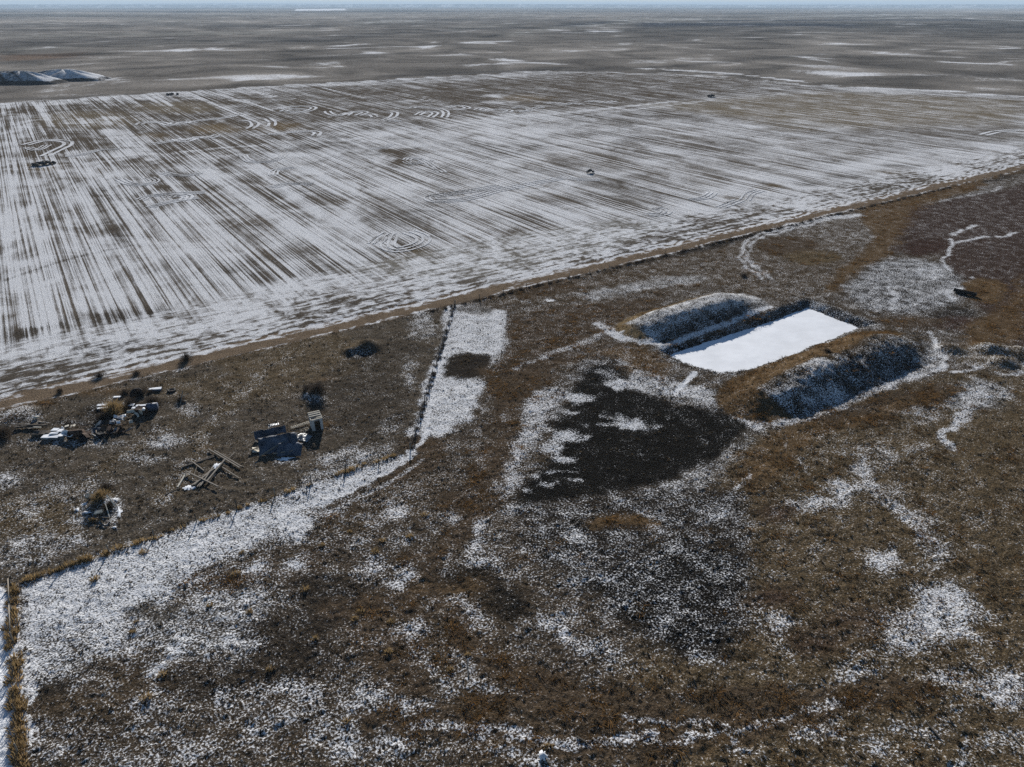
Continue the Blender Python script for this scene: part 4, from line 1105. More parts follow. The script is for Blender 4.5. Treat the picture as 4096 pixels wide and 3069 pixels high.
# ------------------------------------------------------------------ grass: merged tufts
def tuft_cloud(name, mat, pts, hs, rs, nb, seed, label, wid=0.05, lean=0.9, tints=None, zs=None):
    """pts (n,2) clump centres; hs heights; rs radii; nb blades per clump; each blade is one bent strip of two triangles + tip"""
    g = np.random.default_rng(seed)
    n = len(pts)
    if n == 0:
        return None
    c = np.repeat(np.arange(n), nb)
    m = len(c)
    a = g.uniform(0, 2 * math.pi, m)
    rad = np.sqrt(g.uniform(0, 1, m))
    bx = pts[c, 0] + rs[c] * 0.55 * rad * np.cos(a)
    by = pts[c, 1] + rs[c] * 0.55 * rad * np.sin(a)
    bz = zs[c] - 0.03
    h = hs[c] * g.uniform(0.55, 1.1, m) * (1.05 - 0.5 * rad)
    out = rs[c] * 0.5 * lean * rad * g.uniform(0.6, 1.3, m)
    w = wid * g.uniform(0.6, 1.4, m)
    fa_ = g.uniform(0, math.pi, m)
    wx, wy = np.cos(fa_) * w, np.sin(fa_) * w
    ox, oy = np.cos(a) * out, np.sin(a) * out
    v0 = np.stack([bx - wx, by - wy, bz], 1)
    v1 = np.stack([bx + wx, by + wy, bz], 1)
    v2 = np.stack([bx + ox * 0.5 + wx * 0.8, by + oy * 0.5 + wy * 0.8, bz + h * 0.65], 1)
    v3 = np.stack([bx + ox, by + oy, bz + h], 1)
    vs = np.stack([v0, v1, v2, v3], 1).reshape(-1, 3)
    k = np.arange(m) * 4
    loops = np.stack([k, k + 1, k + 2, k, k + 2, k + 3], 1).ravel()
    tn = (tints[c] if tints is not None else g.uniform(0.2, 0.8, n)[c]) + g.uniform(-0.2, 0.2, m)
    me = raw_mesh(name, vs, loops, np.full(2 * m, 3), mat, [('tint', 'FLOAT', np.repeat(np.clip(tn, 0, 1), 4))], False)
    o = link(name, me)
    if label:
        o['kind'] = 'stuff'
        o['label'] = label
    return o


dth = np.gradient(np.radians(th_in))
dr = np.gradient(RR)
AREA = np.zeros((nr, na))
AREA[:, :NA] = (RR * dr)[:, None] * dth[None, :]
AREA = AREA.ravel()


def scatter(dens, n_max, rmax, seed):
    g = np.random.default_rng(seed)
    w = np.where((RNG < rmax) & (RNG > 24), AREA * dens, 0)
    tot = w.sum()
    n = int(min(n_max, tot))
    i = g.choice(NV, n, p=w / tot)
    jr = 0.5 * np.sqrt(AREA[i])
    p = np.stack([U[i] + g.uniform(-1, 1, n) * jr, V[i] + g.uniform(-1, 1, n) * jr], 1)
    return i, p


clump = sstep(-0.05, 0.12, fbm(U, V, 2.6, 3, 61, 0.6))
wet = (din > 0.2)
dn = np.where(wet, 0, RUST * clump * 2.2)
i, p = scatter(dn, 9000, 330, 101)
g_ = np.random.default_rng(5)
tuft_cloud('rust_grass', M['rust_grass'], p, g_.uniform(0.18, 0.42, len(i)), g_.uniform(0.5, 1.15, len(i)), 26, 102,
           'clumps of tall rust coloured grass around the frozen dugout and the pasture', 0.035, 1.7, tints=g_.uniform(0.1, 0.9, len(i)), zs=VZ[i])
dn = np.where(wet, 0, TUFT * (1 - 0.75 * sstep(0.5, 0.9, SNOW)) * (0.4 + clump) * 2.4 * sstep(230, 60, RNG))
i, p = scatter(dn, 30000, 230, 103)
tuft_cloud('dry_grass', M['dry_grass'], p, g_.uniform(0.12, 0.30, len(i)), g_.uniform(0.2, 0.45, len(i)), 8, 104,
           'short dry brown prairie grass between the snow flecks', 0.05, tints=g_.uniform(0.0, 1.0, len(i)), zs=VZ[i])

dn = np.where(wet, 0, np.maximum(TUFT - 0.95, 0) * 2.2 * clump * (1 - sstep(0.35, 0.8, SNOW)) * (1 - RUST) * sstep(260, 120, RNG))
i, p = scatter(dn, 11000, 260, 105)
tuft_cloud('brown_grass', M['brown_grass'], p, g_.uniform(0.15, 0.36, len(i)), g_.uniform(0.4, 0.95, len(i)), 16, 106,
           'olive brown bunches of longer grass on the rough right hand pasture and the banks', 0.036, 1.6, tints=g_.uniform(0.0, 1.0, len(i)), zs=VZ[i])

# weeds caught along the fences
def fence_weeds(path, dens, h, w, seed, mat, label, name='fence_weeds', nb=26):
    g = np.random.default_rng(seed)
    ps = []
    for (a0, b0), (a1, b1) in zip(path[:-1], path[1:]):
        n = int(math.hypot(a1 - a0, b1 - b0) * dens)
        t = g.uniform(0, 1, n)
        keep = vnoise(t * n / dens / 2.2, np.full(n, seed * 3.1), seed) > -0.28
        t = t[keep]
        nn = np.array([-(b1 - b0), a1 - a0]) / math.hypot(a1 - a0, b1 - b0)
        o = g.normal(0, w * 0.4, len(t))
        ps.append(np.stack([a0 + (a1 - a0) * t + nn[0] * o, b0 + (b1 - b0) * t + nn[1] * o], 1))
    p = np.concatenate(ps)
    zs = np.array([ground_z(*q) for q in p])
    return tuft_cloud(name, mat, p, g.uniform(0.5, 1.1, len(p)) * h, g.uniform(0.4, 0.8, len(p)), nb, seed, label, 0.045, tints=g.uniform(0, 1, len(p)), zs=zs)


FC = dict(sw=(-13.2, 77.2), se=(34.2, 77.2), ne=(66.4, 121.6), s0=(-13.4, 40.0))
fence_weeds([FC['s0'], FC['sw']], 7.0, 0.9, 0.6, 201, M['tan_grass'], 'dense tan weeds piled against the fence at the lower left edge')
fence_weeds([FC['sw'], (0, 77.1)], 3.5, 0.85, 0.35, 202, M['tan_grass'], 'tan weeds caught along the left part of the yard fence')
fence_weeds([(0, 77.1), FC['se']], 1.5, 0.6, 0.3, 203, M['tan_grass'], 'sparse tan weeds caught along the front yard fence')
fence_weeds([FC['se'], FC['ne']], 2.0, 0.55, 0.25, 204, M['twigs'], 'grey weeds caught along the fence beside the snowy strip')
fence_weeds([(93, 68.2), (89.5, 69.5), (87.6, 72), (87.2, 80.5)], 4.0, 0.4, 0.9, 206, M['twigs'], 'thin dark reeds on the left shore of the frozen dugout', 'shore_reeds', 14)
fence_weeds([(60, 121.0), (120, 121.4), (260, 121.4)], 1.4, 0.7, 0.6, 205, M['twigs'], 'grey weeds along the fence beside the dirt track')

# ------------------------------------------------------------------ fences
def fence(name, path, step, label, group, post_h=1.25, wires=4, brace_first=False, seed=1):
    rs = random.Random(seed)
    p0 = path[0]
    root = thing(name, (p0[0], p0[1], ground_z(*p0)), 0, label, 'fence', group)
    ox, oy, oz = root.location
    posts = []
    for (a0, b0), (a1, b1) in zip(path[:-1], path[1:]):
        L = math.hypot(a1 - a0, b1 - b0)
        n = max(1, round(L / step))
        for k in range(n + 1):
            if posts and k == 0:
                continue
            t = k / n
            posts.append((a0 + (a1 - a0) * t, b0 + (b1 - b0) * t))
    tops = []
    for u, v in posts:
        z = ground_z(u, v)
        lx, ly = rs.uniform(-.06, .06), rs.uniform(-.06, .06)
        h = post_h * rs.uniform(0.9, 1.1)
        mb = MB().tube((u - ox, v - oy, z - oz - 0.15), (u - ox + lx, v - oy + ly, z - oz + h), 0.075, 0.06, 7)
        mb.build('post', 'wood' if rs.random() < 0.5 else 'darkwood', root, True)
        tops.append((u - ox, v - oy, z - oz, h))
    for k in range(wires):
        mb = MB()
        for (a, b) in zip(tops[:-1], tops[1:]):
            f = 0.25 + 0.68 * k / max(1, wires - 1)
            mb.tube((a[0], a[1], a[2] + a[3] * f), (b[0], b[1], b[2] + b[3] * f), 0.006, None, 3)
        mb.build('wire', 'wire', root)
    return root, tops


fence('wire_fence', [FC['sw'], FC['se']], 4.9, 'wire fence with thin posts along the front of the junk yard', 'wire fences', seed=3)
fence('wire_fence', [FC['se'], FC['ne']], 4.6, 'wire fence with weeds running from the yard corner back to the track', 'wire fences', seed=4)
rt, tp = fence('wire_fence', [FC['sw'], FC['s0']], 4.7, 'wire fence beside deep snow at the lower left edge', 'wire fences', seed=5, post_h=1.35)
for k in (0, 1):
    a, b = tp[k], tp[k + 1]
    MB().tube((a[0], a[1], a[2] + 1.15), (b[0], b[1], b[2] + 1.15), 0.06, 0.06, 7).build('brace_rail', 'wood', rt, True)
fence('wire_fence', [(66.4, 121.2), (150, 121.2), (330, 121.2)], 6.0, 'long wire fence beside the dirt track beyond the yard corner', 'wire fences', seed=6, wires=3)

# ------------------------------------------------------------------ bushes
def bush(name, px, py, r, h, label, seed, mat='twigs', n=260, group='leafless bushes'):
    u, v, z = at(px, py)
    r, h = r * 0.85, h * 0.7
    g = np.random.default_rng(seed)
    root = thing(name, (u, v, z), 0, label, 'bush', group)
    st = MB()
    for k in range(7):
        a = g.uniform(0, 6.28)
        e = (r * 0.6 * math.cos(a), r * 0.6 * math.sin(a), h * g.uniform(0.55, 0.9))
        st.tube((0.1 * math.cos(a), 0.1 * math.sin(a), -0.1), e, 0.035, 0.012, 5)
    st.build('stem', 'darkwood', root)
    n = int(n * 3.2)
    a = g.uniform(0, 2 * math.pi, n)
    ph = np.arccos(g.uniform(0.0, 1, n))
    rr = g.uniform(0.08, 0.85, n) ** 0.8
    lump = 0.7 + 0.4 * np.sin(2 * a + seed) + 0.3 * np.sin(5 * a + 2 * seed)
    x, y, zz = r * lump * rr * np.sin(ph) * np.cos(a), r * lump * rr * np.sin(ph) * np.sin(a), h * rr * np.cos(ph)
    d = np.stack([x, y, zz + 0.4 * h], 1)
    d /= np.linalg.norm(d, axis=1)[:, None]
    d += g.normal(0, 0.5, d.shape)
    L = g.uniform(0.2, 0.6, n) * max(r, h) * 0.55
    w = g.normal(0, 1, (n, 3))
    w = np.cross(d, w)
    w /= np.linalg.norm(w, axis=1)[:, None]
    wd = 0.02
    p = np.stack([x, y, zz], 1)
    p[:, 2] = np.maximum(p[:, 2], 0.02)
    tip = p + d * L[:, None]
    tip[:, 2] = np.maximum(tip[:, 2], 0.05)
    vs = np.stack([p - w * wd, p + w * wd, tip], 1).reshape(-1, 3)
    me = raw_mesh('twigs', vs, np.arange(3 * n), np.full(n, 3), M[mat], [('tint', 'FLOAT', np.repeat(g.uniform(0, 1, n), 3))], False)
    link('twigs', me, root)['kind'] = 'stuff'
    return root


for k, (px, py, r, h, lb, mt, n) in enumerate([
    (1270, 1580, 3.0, 1.5, 'wide dark leafless bush on the heap behind the outhouse', 'twigs', 700),
    (1225, 1565, 1.2, 1.2, 'small dark bush at the left end of the heap behind the outhouse', 'twigs', 220),
    (745, 1440, 1.7, 2.0, 'brown leafless bush near the track with a snow patch below it', 'twigs', 420),
    (400, 1508, 1.5, 1.2, 'low dark bush above a small snow patch left of the yard', 'twigs', 300),
    (548, 1498, 1.1, 1.0, 'small low bush near the track between two larger bushes', 'twigs', 220),
    (240, 1570, 0.9, 1.2, 'small dark bush standing alone in the orange grass', 'twigs', 200),
    (460, 1650, 3.0, 2.4, 'largest tan leafless bush over the junk row', 'tan_grass', 900),
    (520, 1625, 2.0, 1.8, 'grey brown bush behind the large tan bush', 'twigs', 500),
    (410, 1680, 1.7, 1.5, 'grey bush at the left foot of the large tan bush', 'twigs', 380),
    (560, 1580, 2.2, 1.6, 'dark bush above the blue tank', 'twigs', 520),
    (610, 1610, 1.8, 1.4, 'brown bush touching the top of the blue tank', 'twigs', 400),
    (500, 1575, 1.3, 1.1, 'dark scrubby bush at the top of the junk row', 'twigs', 260),
    (15, 1745, 2.3, 1.7, 'grey bush at the left photo edge beside the junk row', 'twigs', 560),
    (270, 1700, 1.0, 0.8, 'small dark bush above the snowy panels', 'twigs', 200),
    (405, 2010, 1.7, 1.3, 'tan tangled bush in the middle of the round brush heap', 'tan_grass', 520),
    (440, 2035, 1.3, 1.0, 'grey twiggy bush at the right side of the round brush heap', 'twigs', 360),
    (370, 2085, 0.8, 0.7, 'pale bush at the lower left of the round brush heap', 'tan_grass', 200),
    (425, 1955, 1.4, 0.7, 'dark brush at the upper end of the round brush heap', 'twigs', 300),
    (725, 1605, 1.1, 0.9, 'dark tangle of sticks beside the wheel tracks', 'twigs', 260),
    (3300, 1455, 1.2, 0.9, 'dark bush on the crest of the near earth bank', 'twigs', 260),
    (3390, 1480, 1.0, 0.8, 'smaller dark bush just below the crest of the near bank', 'twigs', 220),
    (2975, 1105, 1.5, 0.9, 'low dark bush behind the far earth bank', 'twigs', 260),
]):
    bush('leafless_bush', px, py, r, h, lb, 300 + k, mt, n, 'leafless bushes')

# lone bunchgrass clumps
CL = [(650, 2700), (585, 2795), (840, 2425), (1000, 2450), (545, 2490), (575, 2210), (625, 2155), (955, 2035), (1500, 2210), (1530, 2165), (1640, 2150), (1700, 2060), (1420, 2480), (1560, 2490), (1550, 2610),
      (1440, 2450), (1400, 2130), (1220, 2360), (1800, 2680), (530, 2530), (1290, 2185), (380, 2320), (1870, 2620), (2180, 2990), (2200, 2985), (1385, 2890), (1260, 2560), (1080, 2680), (940, 2300), (970, 2215)]
for k, (px, py) in enumerate(CL):
    u, v, z = at(px, py)
    g = np.random.default_rng(500 + k)
    s = g.uniform(0.75, 1.35)
    o = tuft_cloud('bunchgrass_clump', M['tan_grass'], np.array([[0.0, 0.0]]), np.array([0.5 * s]), np.array([0.55 * s]), 60, 600 + k, None, 0.035, tints=np.array([g.uniform(0.3, 0.7)]), zs=np.array([0.0]))
    o.location = (u, v, z)
    tag(o, 'single tan bunchgrass clump standing by itself on the open pasture', 'grass clump', 'lone bunchgrass clumps')

# ------------------------------------------------------------------ outhouse
ou, ov, oz = at(1273, 1722)
ORZ = R(-33.6 + 26)
oh = thing('outhouse', (ou, ov, oz), ORZ, 'small roofless grey outhouse with bare rafters and an open doorway', 'outhouse')
w_, d_, hf, hb = 1.6, 1.9, 1.85, 2.05


def plank_wall(p, q, z0, h0, h1, n, part='wall'):
    mb = MB()
    for k in range(n):
        t0, t1 = k / n + 0.004, (k + 1) / n - 0.004
        a = (p[0] + (q[0] - p[0]) * t0, p[1] + (q[1] - p[1]) * t0)
        b = (p[0] + (q[0] - p[0]) * t1, p[1] + (q[1] - p[1]) * t1)
        hh = h0 + (h1 - h0) * (k + 0.5) / n + random.uniform(-0.02, 0.02)
        c = ((a[0] + b[0]) / 2, (a[1] + b[1]) / 2, (z0 + hh) / 2)
        mb.box(c, (math.hypot(b[0] - a[0], b[1] - a[1]), 0.03 + random.uniform(0, 0.008), hh - z0), math.atan2(q[1] - p[1], q[0] - p[0]))
    return mb.build(part, 'whitewood', oh)


x0, x1, y0, y1 = -w_ / 2, w_ / 2, 0.0, d_
plank_wall((x0, y0), (x0 + 0.42, y0), -0.1, hf, hf, 3, 'front_wall')
plank_wall((x1 - 0.38, y0), (x1, y0), -0.1, hf, hf, 3, 'front_wall')
plank_wall((x0 + 0.42, y0), (x1 - 0.38, y0), 1.72, hf, hf, 3, 'door_header')
plank_wall((x0, y0 + 0.03), (x0, y1 - 0.03), -0.1, hf, hb, 9, 'side_wall')
plank_wall((x1, y0 + 0.03), (x1, y1 - 0.03), -0.1, hf, hb, 9, 'side_wall')
plank_wall((x0, y1), (x1, y1), -0.1, hb, hb, 8, 'back_wall')
for p, q in (((x0, -0.03, hf + 0.05), (x0, y1 + 0.03, hb + 0.05)), ((x1, -0.03, hf + 0.05), (x1, y1 + 0.03, hb + 0.05))):
    MB().bar(p, q, 0.09, 0.06).build('top_rail', 'paleboard', oh)
for k, f in enumerate((0.0, 0.18, 0.48, 0.74, 1.0)):
    y = y0 + (y1 - y0) * f
    z = hf + (hb - hf) * f + 0.115
    xa = x0 - 0.06 if k != 1 else x0 + 0.85
    MB().bar((xa, y, z), (x1 + 0.06, y, z), 0.13, 0.06).build('rafter', 'paleboard', oh)
MB().box((0, y1 - 0.30, 0.25), (w_ - 0.1, 0.5, 0.5)).build('bench', 'darkwood', oh)
MB().box((0, d_ / 2, 0.0), (w_ - 0.08, d_ - 0.08, 0.06)).build('floor_boards', 'darkwood', oh)

# ladder-like rack lying beside it
lu, lv, lz = at(1165, 1712)
a, b = W(1165, 1718), W(1238, 1695)
ldr = thing('ladder', (a[0], a[1], ground_z(*a)), 0, 'pale wooden ladder lying on the grass left of the outhouse', 'ladder')
dx, dy = b[0] - a[0], b[1] - a[1]
Ln = math.hypot(dx, dy)
nx, ny = -dy / Ln * 0.22, dx / Ln * 0.22
for s in (-1, 1):
    MB().bar((s * nx, s * ny, 0.16), (dx + s * nx, dy + s * ny, 0.22), 0.07, 0.06).build('rail', 'paleboard', ldr)
for k in range(10):
    t = (k + 0.5) / 10
    MB().bar((dx * t - nx, dy * t - ny, 0.20 + 0.06 * t), (dx * t + nx, dy * t + ny, 0.20 + 0.06 * t), 0.05, 0.04).build('rung', 'paleboard', ldr)
fr = thing('wire_frame', at(1215, 1722), 0, 'bent pale wire frame lying below the ladder', 'frame')
for p, q in (((-.5, 0, .1), (.6, .2, .15)), ((.6, .2, .15), (.7, -.5, .1)), ((-.5, 0, .1), (-.1, -.6, .08)), ((-.1, -.6, .08), (.7, -.5, .1)), ((.1, .1, .12), (.3, -.55, .1))):
    MB().tube(p, q, 0.03, 0.03, 5).build('bar', 'paleboard', fr)

# ------------------------------------------------------------------ collapsed sheet steel shed
def sheet_thing(name, px, py, L, D, rz, tilt, lift, label, mat='steel', wav=0.0, nw=0, sag=0.15, cat='metal sheet', group=None, arch=0.0, crumple=0.3):
    u, v, z = at(px, py)

    def fn(s, t):
        x, y = (s - 0.5) * L, t * D
        zz = lift + y * math.tan(tilt) - sag * math.sin(math.pi * s) * (0.4 + 0.6 * t) + arch * math.sin(math.pi * t)
        if nw:
            zz += wav * math.sin(2 * math.pi * nw * s)
        q = float(vnoise(np.array([s * L * 1.1 + px]), np.array([t * D * 1.3 + py]), 7)[0] + 0.6 * vnoise(np.array([s * L * 2.7 + py]), np.array([t * D * 2.9]), 8)[0])
        zz += crumple * q
        return (x + 0.25 * crumple * q, y + 0.35 * crumple * math.sin(5 * s + px), max(zz, 0.04))
    o = MB().sheet(fn, max(14, nw * 6), 10, 0.02).build(name, mat, None, True, (u, v, z))
    o.rotation_euler = (0, 0, rz)
    return tag(o, label, cat, group)


VR = -R(HEAD)
sheet_thing('steel_sheet', 1118, 1815, 5.2, 2.3, VR + 0.30, R(33), 0.15, 'largest dark blue steel sheet of the collapsed shed, leaning toward the camera', 'steel', sag=0.1, arch=0.05)
sheet_thing('steel_sheet', 1155, 1828, 3.4, 1.9, VR + 0.05, R(24), 0.1, 'crumpled blue steel sheet at the lower right of the collapsed shed', 'steel', 0.12, 3, sag=0.12, arch=0.0)
sheet_thing('corrugated_sheet', 1085, 1748, 4.4, 0.75, VR + 0.42, R(50), 0.2, 'dark corrugated sheet standing along the back of the collapsed shed', 'steel', 0.05, 14, sag=0.1)
sheet_thing('corrugated_sheet', 1098, 1722, 1.5, 0.6, VR + 0.30, R(10), 0.75, 'pale galvanised sheet on top of the back of the collapsed shed', 'galv', 0.03, 7, sag=0.1)
sheet_thing('corrugated_sheet', 1200, 1768, 2.4, 1.6, VR - 0.4, R(5), 0.12, 'light corrugated sheet lying flat right of the collapsed shed', 'galv', 0.03, 9, sag=0.05)
sheet_thing('plywood_sheet', 1032, 1815, 1.4, 1.3, VR + 0.35, R(6), 0.12, 'pale plywood square at the left end of the collapsed shed', 'paleboard', cat='plywood sheet', sag=0.05)


def beam(px0, py0, px1, py1, w, h, z0, z1, label, mat='wood', group='grey timber beams', name='timber_beam', cat='beam', rnd=False):
    a, b = W(px0, py0), W(px1, py1)
    za, zb = ground_z(*a) + z0, ground_z(*b) + z1
    mb = MB()
    if rnd:
        mb.tube((0, 0, 0), (b[0] - a[0], b[1] - a[1], zb - za), w / 2, w / 2 * 0.8, 8)
    else:
        mb.bar((0, 0, 0), (b[0] - a[0], b[1] - a[1], zb - za), w, h)
    o = mb.build(name, mat, None, rnd, (a[0], a[1], za))
    return tag(o, label, cat, group)


beam(1000, 1812, 1185, 1770, 0.16, 0.12, 0.3, 1.25, 'upper of two long planks lying across the steel sheet', 'wood')
beam(1037, 1832, 1200, 1766, 0.17, 0.12, 0.12, 1.35, 'lower of two long planks lying across the steel sheet', 'wood')
beam(1095, 1826, 1200, 1806, 0.2, 0.1, 0.25, 0.3, 'short plank with pale end below the steel sheet', 'wood')
beam(1180, 1778, 1222, 1735, 0.10, 0.08, 0.9, 0.15, 'thin board reaching from the steel sheet toward the ladder', 'wood')
beam(1010, 1800, 1040, 1788, 0.12, 0.1, 0.15, 0.2, 'short dark board at the left end of the collapsed shed', 'darkwood')
beam(1120, 1812, 1165, 1808, 0.10, 0.08, 0.3, 0.35, 'short pale stick on the snow of the crumpled sheet', 'wood')
# snow caught on the sheets and under them
def snow_patch(px, py, rx, ry, rz, label, lift=0.05, seed=0, tilt=0.0, hgt=0.08):
    u, v, z = at(px, py)
    rs = random.Random(seed)
    vs, fs = [(0, 0, lift + hgt)], []
    n = 22
    hgt *= 0.5
    ph = [rs.uniform(0.35, 1.1) for _ in range(n)]
    for ring, f in ((0.6, 0.8), (1.0, -0.3)):
        for k in range(n):
            a = 2 * math.pi * k / n
            vs.append((rx * ring * ph[k] * math.cos(a), ry * ring * ph[k] * math.sin(a), lift + hgt * f + math.tan(tilt) * ry * ring * ph[k] * math.sin(a)))
    fs += [(0, 1 + k, 1 + (k + 1) % n) for k in range(n)]
    fs += [(1 + k, 1 + n + k, 1 + n + (k + 1) % n, 1 + (k + 1) % n) for k in range(n)]
    o = MB().add(vs, fs).build('snow_patch', 'snow', None, True, (u, v, z))
    o.rotation_euler = (0, 0, rz)
    return tag(o, label, 'snow patch', 'snow patches on the scrap')


snow_patch(1140, 1838, 1.5, 0.5, VR + 0.15, 'blue shaded snow strip on the ground below the steel sheet', 0.05, 1)
snow_patch(1078, 1790, 0.3, 0.25, VR, 'small snow triangle on the large steel sheet', 0.75, 2, R(22))
snow_patch(1150, 1795, 0.75, 0.4, VR + 0.2, 'snow lying in the folds of the crumpled steel sheet', 0.5, 3, R(12))

# ------------------------------------------------------------------ pile of long beams
for x0_, y0_, x1_, y1_, w, z0, z1, lb, mt in [
    (836, 1804, 960, 1878, 0.20, 0.35, 0.35, 'long grey beam at the upper right of the timber pile, left of a parallel pair', 'wood'),
    (860, 1811, 968, 1874, 0.18, 0.45, 0.40, 'long grey beam at the upper right of the timber pile, right of the pair', 'wood'),
    (948, 1860, 977, 1870, 0.10, 0.3, 0.1, 'thin stick at the right tip of the timber pile', 'wood'),
    (746, 1896, 875, 1958, 0.22, 0.55, 0.55, 'long pale beam crossing the bundle at the lower left of the pile', 'wood'),
    (766, 1850, 818, 1888, 0.20, 0.20, 0.15, 'short beam lying alone left of the bundle', 'wood'),
    (891, 1877, 958, 1919, 0.16, 0.25, 0.2, 'beam reaching right from the middle of the bundle', 'wood'),
    (743, 1905, 712, 1952, 0.26, 0.25, 0.12, 'short wide pale plank at the left end of the timber pile', 'paleboard'),
    (902, 1852, 832, 1934, 0.30, 0.65, 0.5, 'thickest grey beam lying on top of the bundle', 'wood'),
    (942, 1815, 917, 1838, 0.12, 0.2, 0.3, 'thin board sticking up behind the crossing pair', 'wood'),
    (860, 1825, 760, 1862, 0.20, 0.15, 0.1, 'upper dark beam running left from the timber pile', 'darkwood'),
    (858, 1832, 728, 1875, 0.20, 0.15, 0.1, 'lower dark beam running left from the timber pile', 'darkwood'),
    (788, 1876, 776, 1908, 0.10, 0.15, 0.1, 'thin upright looking stick left of the bundle', 'wood'),
    (722, 1955, 660, 1982, 0.14, 0.15, 0.1, 'dark thin pole trailing off the lower left of the pile', 'darkwood'),
]:
    beam(x0_, y0_, x1_, y1_, w * 0.72, w * 0.6, z0 * 0.7, z1 * 0.7, lb, mt, 'beams of the timber pile')
for k in range(9):
    t = k / 8.0
    xa, ya = 886 - 30 * t + random.uniform(-6, 6), 1868 + 12 * t + random.uniform(-3, 3)
    xb, yb = 775 + 22 * t + random.uniform(-8, 8), 1946 + 10 * t + random.uniform(-5, 5)
    beam(xa, ya, xb, yb, random.uniform(0.12, 0.2), 0.12, 0.15 + 0.08 * (k % 3), 0.15 + 0.08 * (k % 3), 'grey board lying inside the parallel bundle of the timber pile', 'wood' if k % 3 else 'darkwood', 'boards in the timber bundle')
snow_patch(866, 1876, 0.55, 0.8, VR - 0.4, 'bright snow on top of the timber bundle', 0.4, 5)
snow_patch(757, 1955, 0.9, 0.7, VR, 'snow at the lower left foot of the timber pile', 0.05, 6)

# ------------------------------------------------------------------ junk row at the left
def crate(px, py, sx, sy, sz, rz, label, mat, cat, name, snowy=False, tilt=0.0, lift=0.0, group='scrap in the junk row'):
    u, v, z = at(px, py, lift)
    root = thing(name, (u, v, z), rz, label, cat, group)
    sz *= 0.7
    MB().box((0, 0, sz / 2), (sx, sy, sz), 0, tilt + random.uniform(-.12, .12), random.uniform(-.1, .1), 0.06).build('body', mat, root)
    MB().box((0, -sy / 2 * math.cos(tilt) - 0.02, sz * 0.5), (sx * 0.9, 0.03, sz * 0.8), 0, tilt).build('side_panel', mat, root)
    if snowy:
        MB().box((0, 0, sz + 0.05), (sx * 0.97, sy * 0.97, 0.07), 0, tilt, 0, 0.05).build('snow_cap', 'snow', root)
    return root


crate(190, 1755, 1.15, 1.0, 0.5, VR, 'blue shaded snow topped panel at the left front of the junk row', 'galv', 'appliance', 'scrap_appliance', True)
crate(220, 1757, 1.35, 0.7, 0.5, VR, 'long snow topped panel at the middle front of the junk row', 'galv', 'appliance', 'scrap_appliance', True)
crate(222, 1746, 1.2, 0.6, 0.7, VR, 'snow topped box behind the long front panel', 'galv', 'appliance', 'scrap_appliance', True)
crate(250, 1750, 0.9, 1.0, 0.55, VR + 0.1, 'snow topped box right of the front panels', 'galv', 'appliance', 'scrap_appliance', True)
crate(227, 1733, 0.9, 0.8, 0.75, VR, 'snow topped box at the back of the panel group', 'galv', 'appliance', 'scrap_appliance', True)
crate(246, 1735, 0.7, 0.8, 0.75, VR, 'small snow topped box at the back right of the panel group', 'galv', 'appliance', 'scrap_appliance', True)
crate(150, 1740, 1.1, 0.9, 0.6, VR, 'dark slab at the left of the panel group', 'darkwood', 'slab', 'dark_slab')
crate(177, 1738, 0.8, 0.9, 0.6, VR, 'second dark slab between the left slab and the snowy panels', 'darkwood', 'slab', 'dark_slab')
crate(200, 1736, 0.7, 0.9, 0.55, VR, 'dark slab directly behind the front snowy panel', 'darkwood', 'slab', 'dark_slab')
# white tub
tu, tv, tz = at(277, 1750)
tub = thing('white_tub', (tu, tv, tz + 0.35), VR - 0.2, 'bright white enamel bathtub tipped up on the junk row', 'bathtub')
tub.rotation_euler = (R(18), R(10), VR - 0.25)


def tubshape(s, t):
    a = 2 * math.pi * s
    rr = 0.62 + 0.38 * t
    e = 0.5
    cx = math.copysign(abs(math.cos(a)) ** e, math.cos(a))
    sy = math.copysign(abs(math.sin(a)) ** e, math.sin(a))
    return cx * 0.85 * rr, sy * 0.42 * rr, 0.5 * t


mb = MB()
n = 20
rings = [[tubshape(k / n, t) for k in range(n)] for t in (0, 0.25, 0.7, 1.0)]
inner = [[(x * 0.93, y * 0.88, z + 0.03) for x, y, z in r] for r in rings]
vs = [p for r in rings for p in r] + [p for r in inner for p in r]
fs = []
for i in range(3):
    for k in range(n):
        kk = (k + 1) % n
        fs.append((i * n + k, i * n + kk, (i + 1) * n + kk, (i + 1) * n + k))
        o4 = 4 * n
        fs.append((o4 + i * n + kk, o4 + i * n + k, o4 + (i + 1) * n + k, o4 + (i + 1) * n + kk))
for k in range(n):
    kk = (k + 1) % n
    fs.append((3 * n + k, 3 * n + kk, 7 * n + kk, 7 * n + k))
fs.append(tuple(range(n - 1, -1, -1)))
fs.append(tuple(4 * n + k for k in range(n)))
mb.add(vs, fs).build('shell', 'whitepaint', tub, True)
mb = MB()
for k in range(n):
    a, b = tubshape(k / n, 1.0), tubshape((k + 1) / n, 1.0)
    mb.tube(a, b, 0.035, 0.035, 6)
mb.build('rim', 'whitepaint', tub, True)
# white jug
ju = thing('white_jug', at(253, 1722), 0, 'small upright white jug behind the bathtub', 'jug')
MB().tube((0, 0, 0), (0, 0, 0.42), 0.18, 0.17, 12).build('body', 'whitepaint', ju, True)
MB().tube((0, 0, 0.42), (0, 0, 0.55), 0.17, 0.06, 12).build('shoulder', 'whitepaint', ju, True)
MB().tube((0, 0, 0.55), (0, 0, 0.62), 0.06, 0.06, 10).build('neck', 'whitepaint', ju, True)
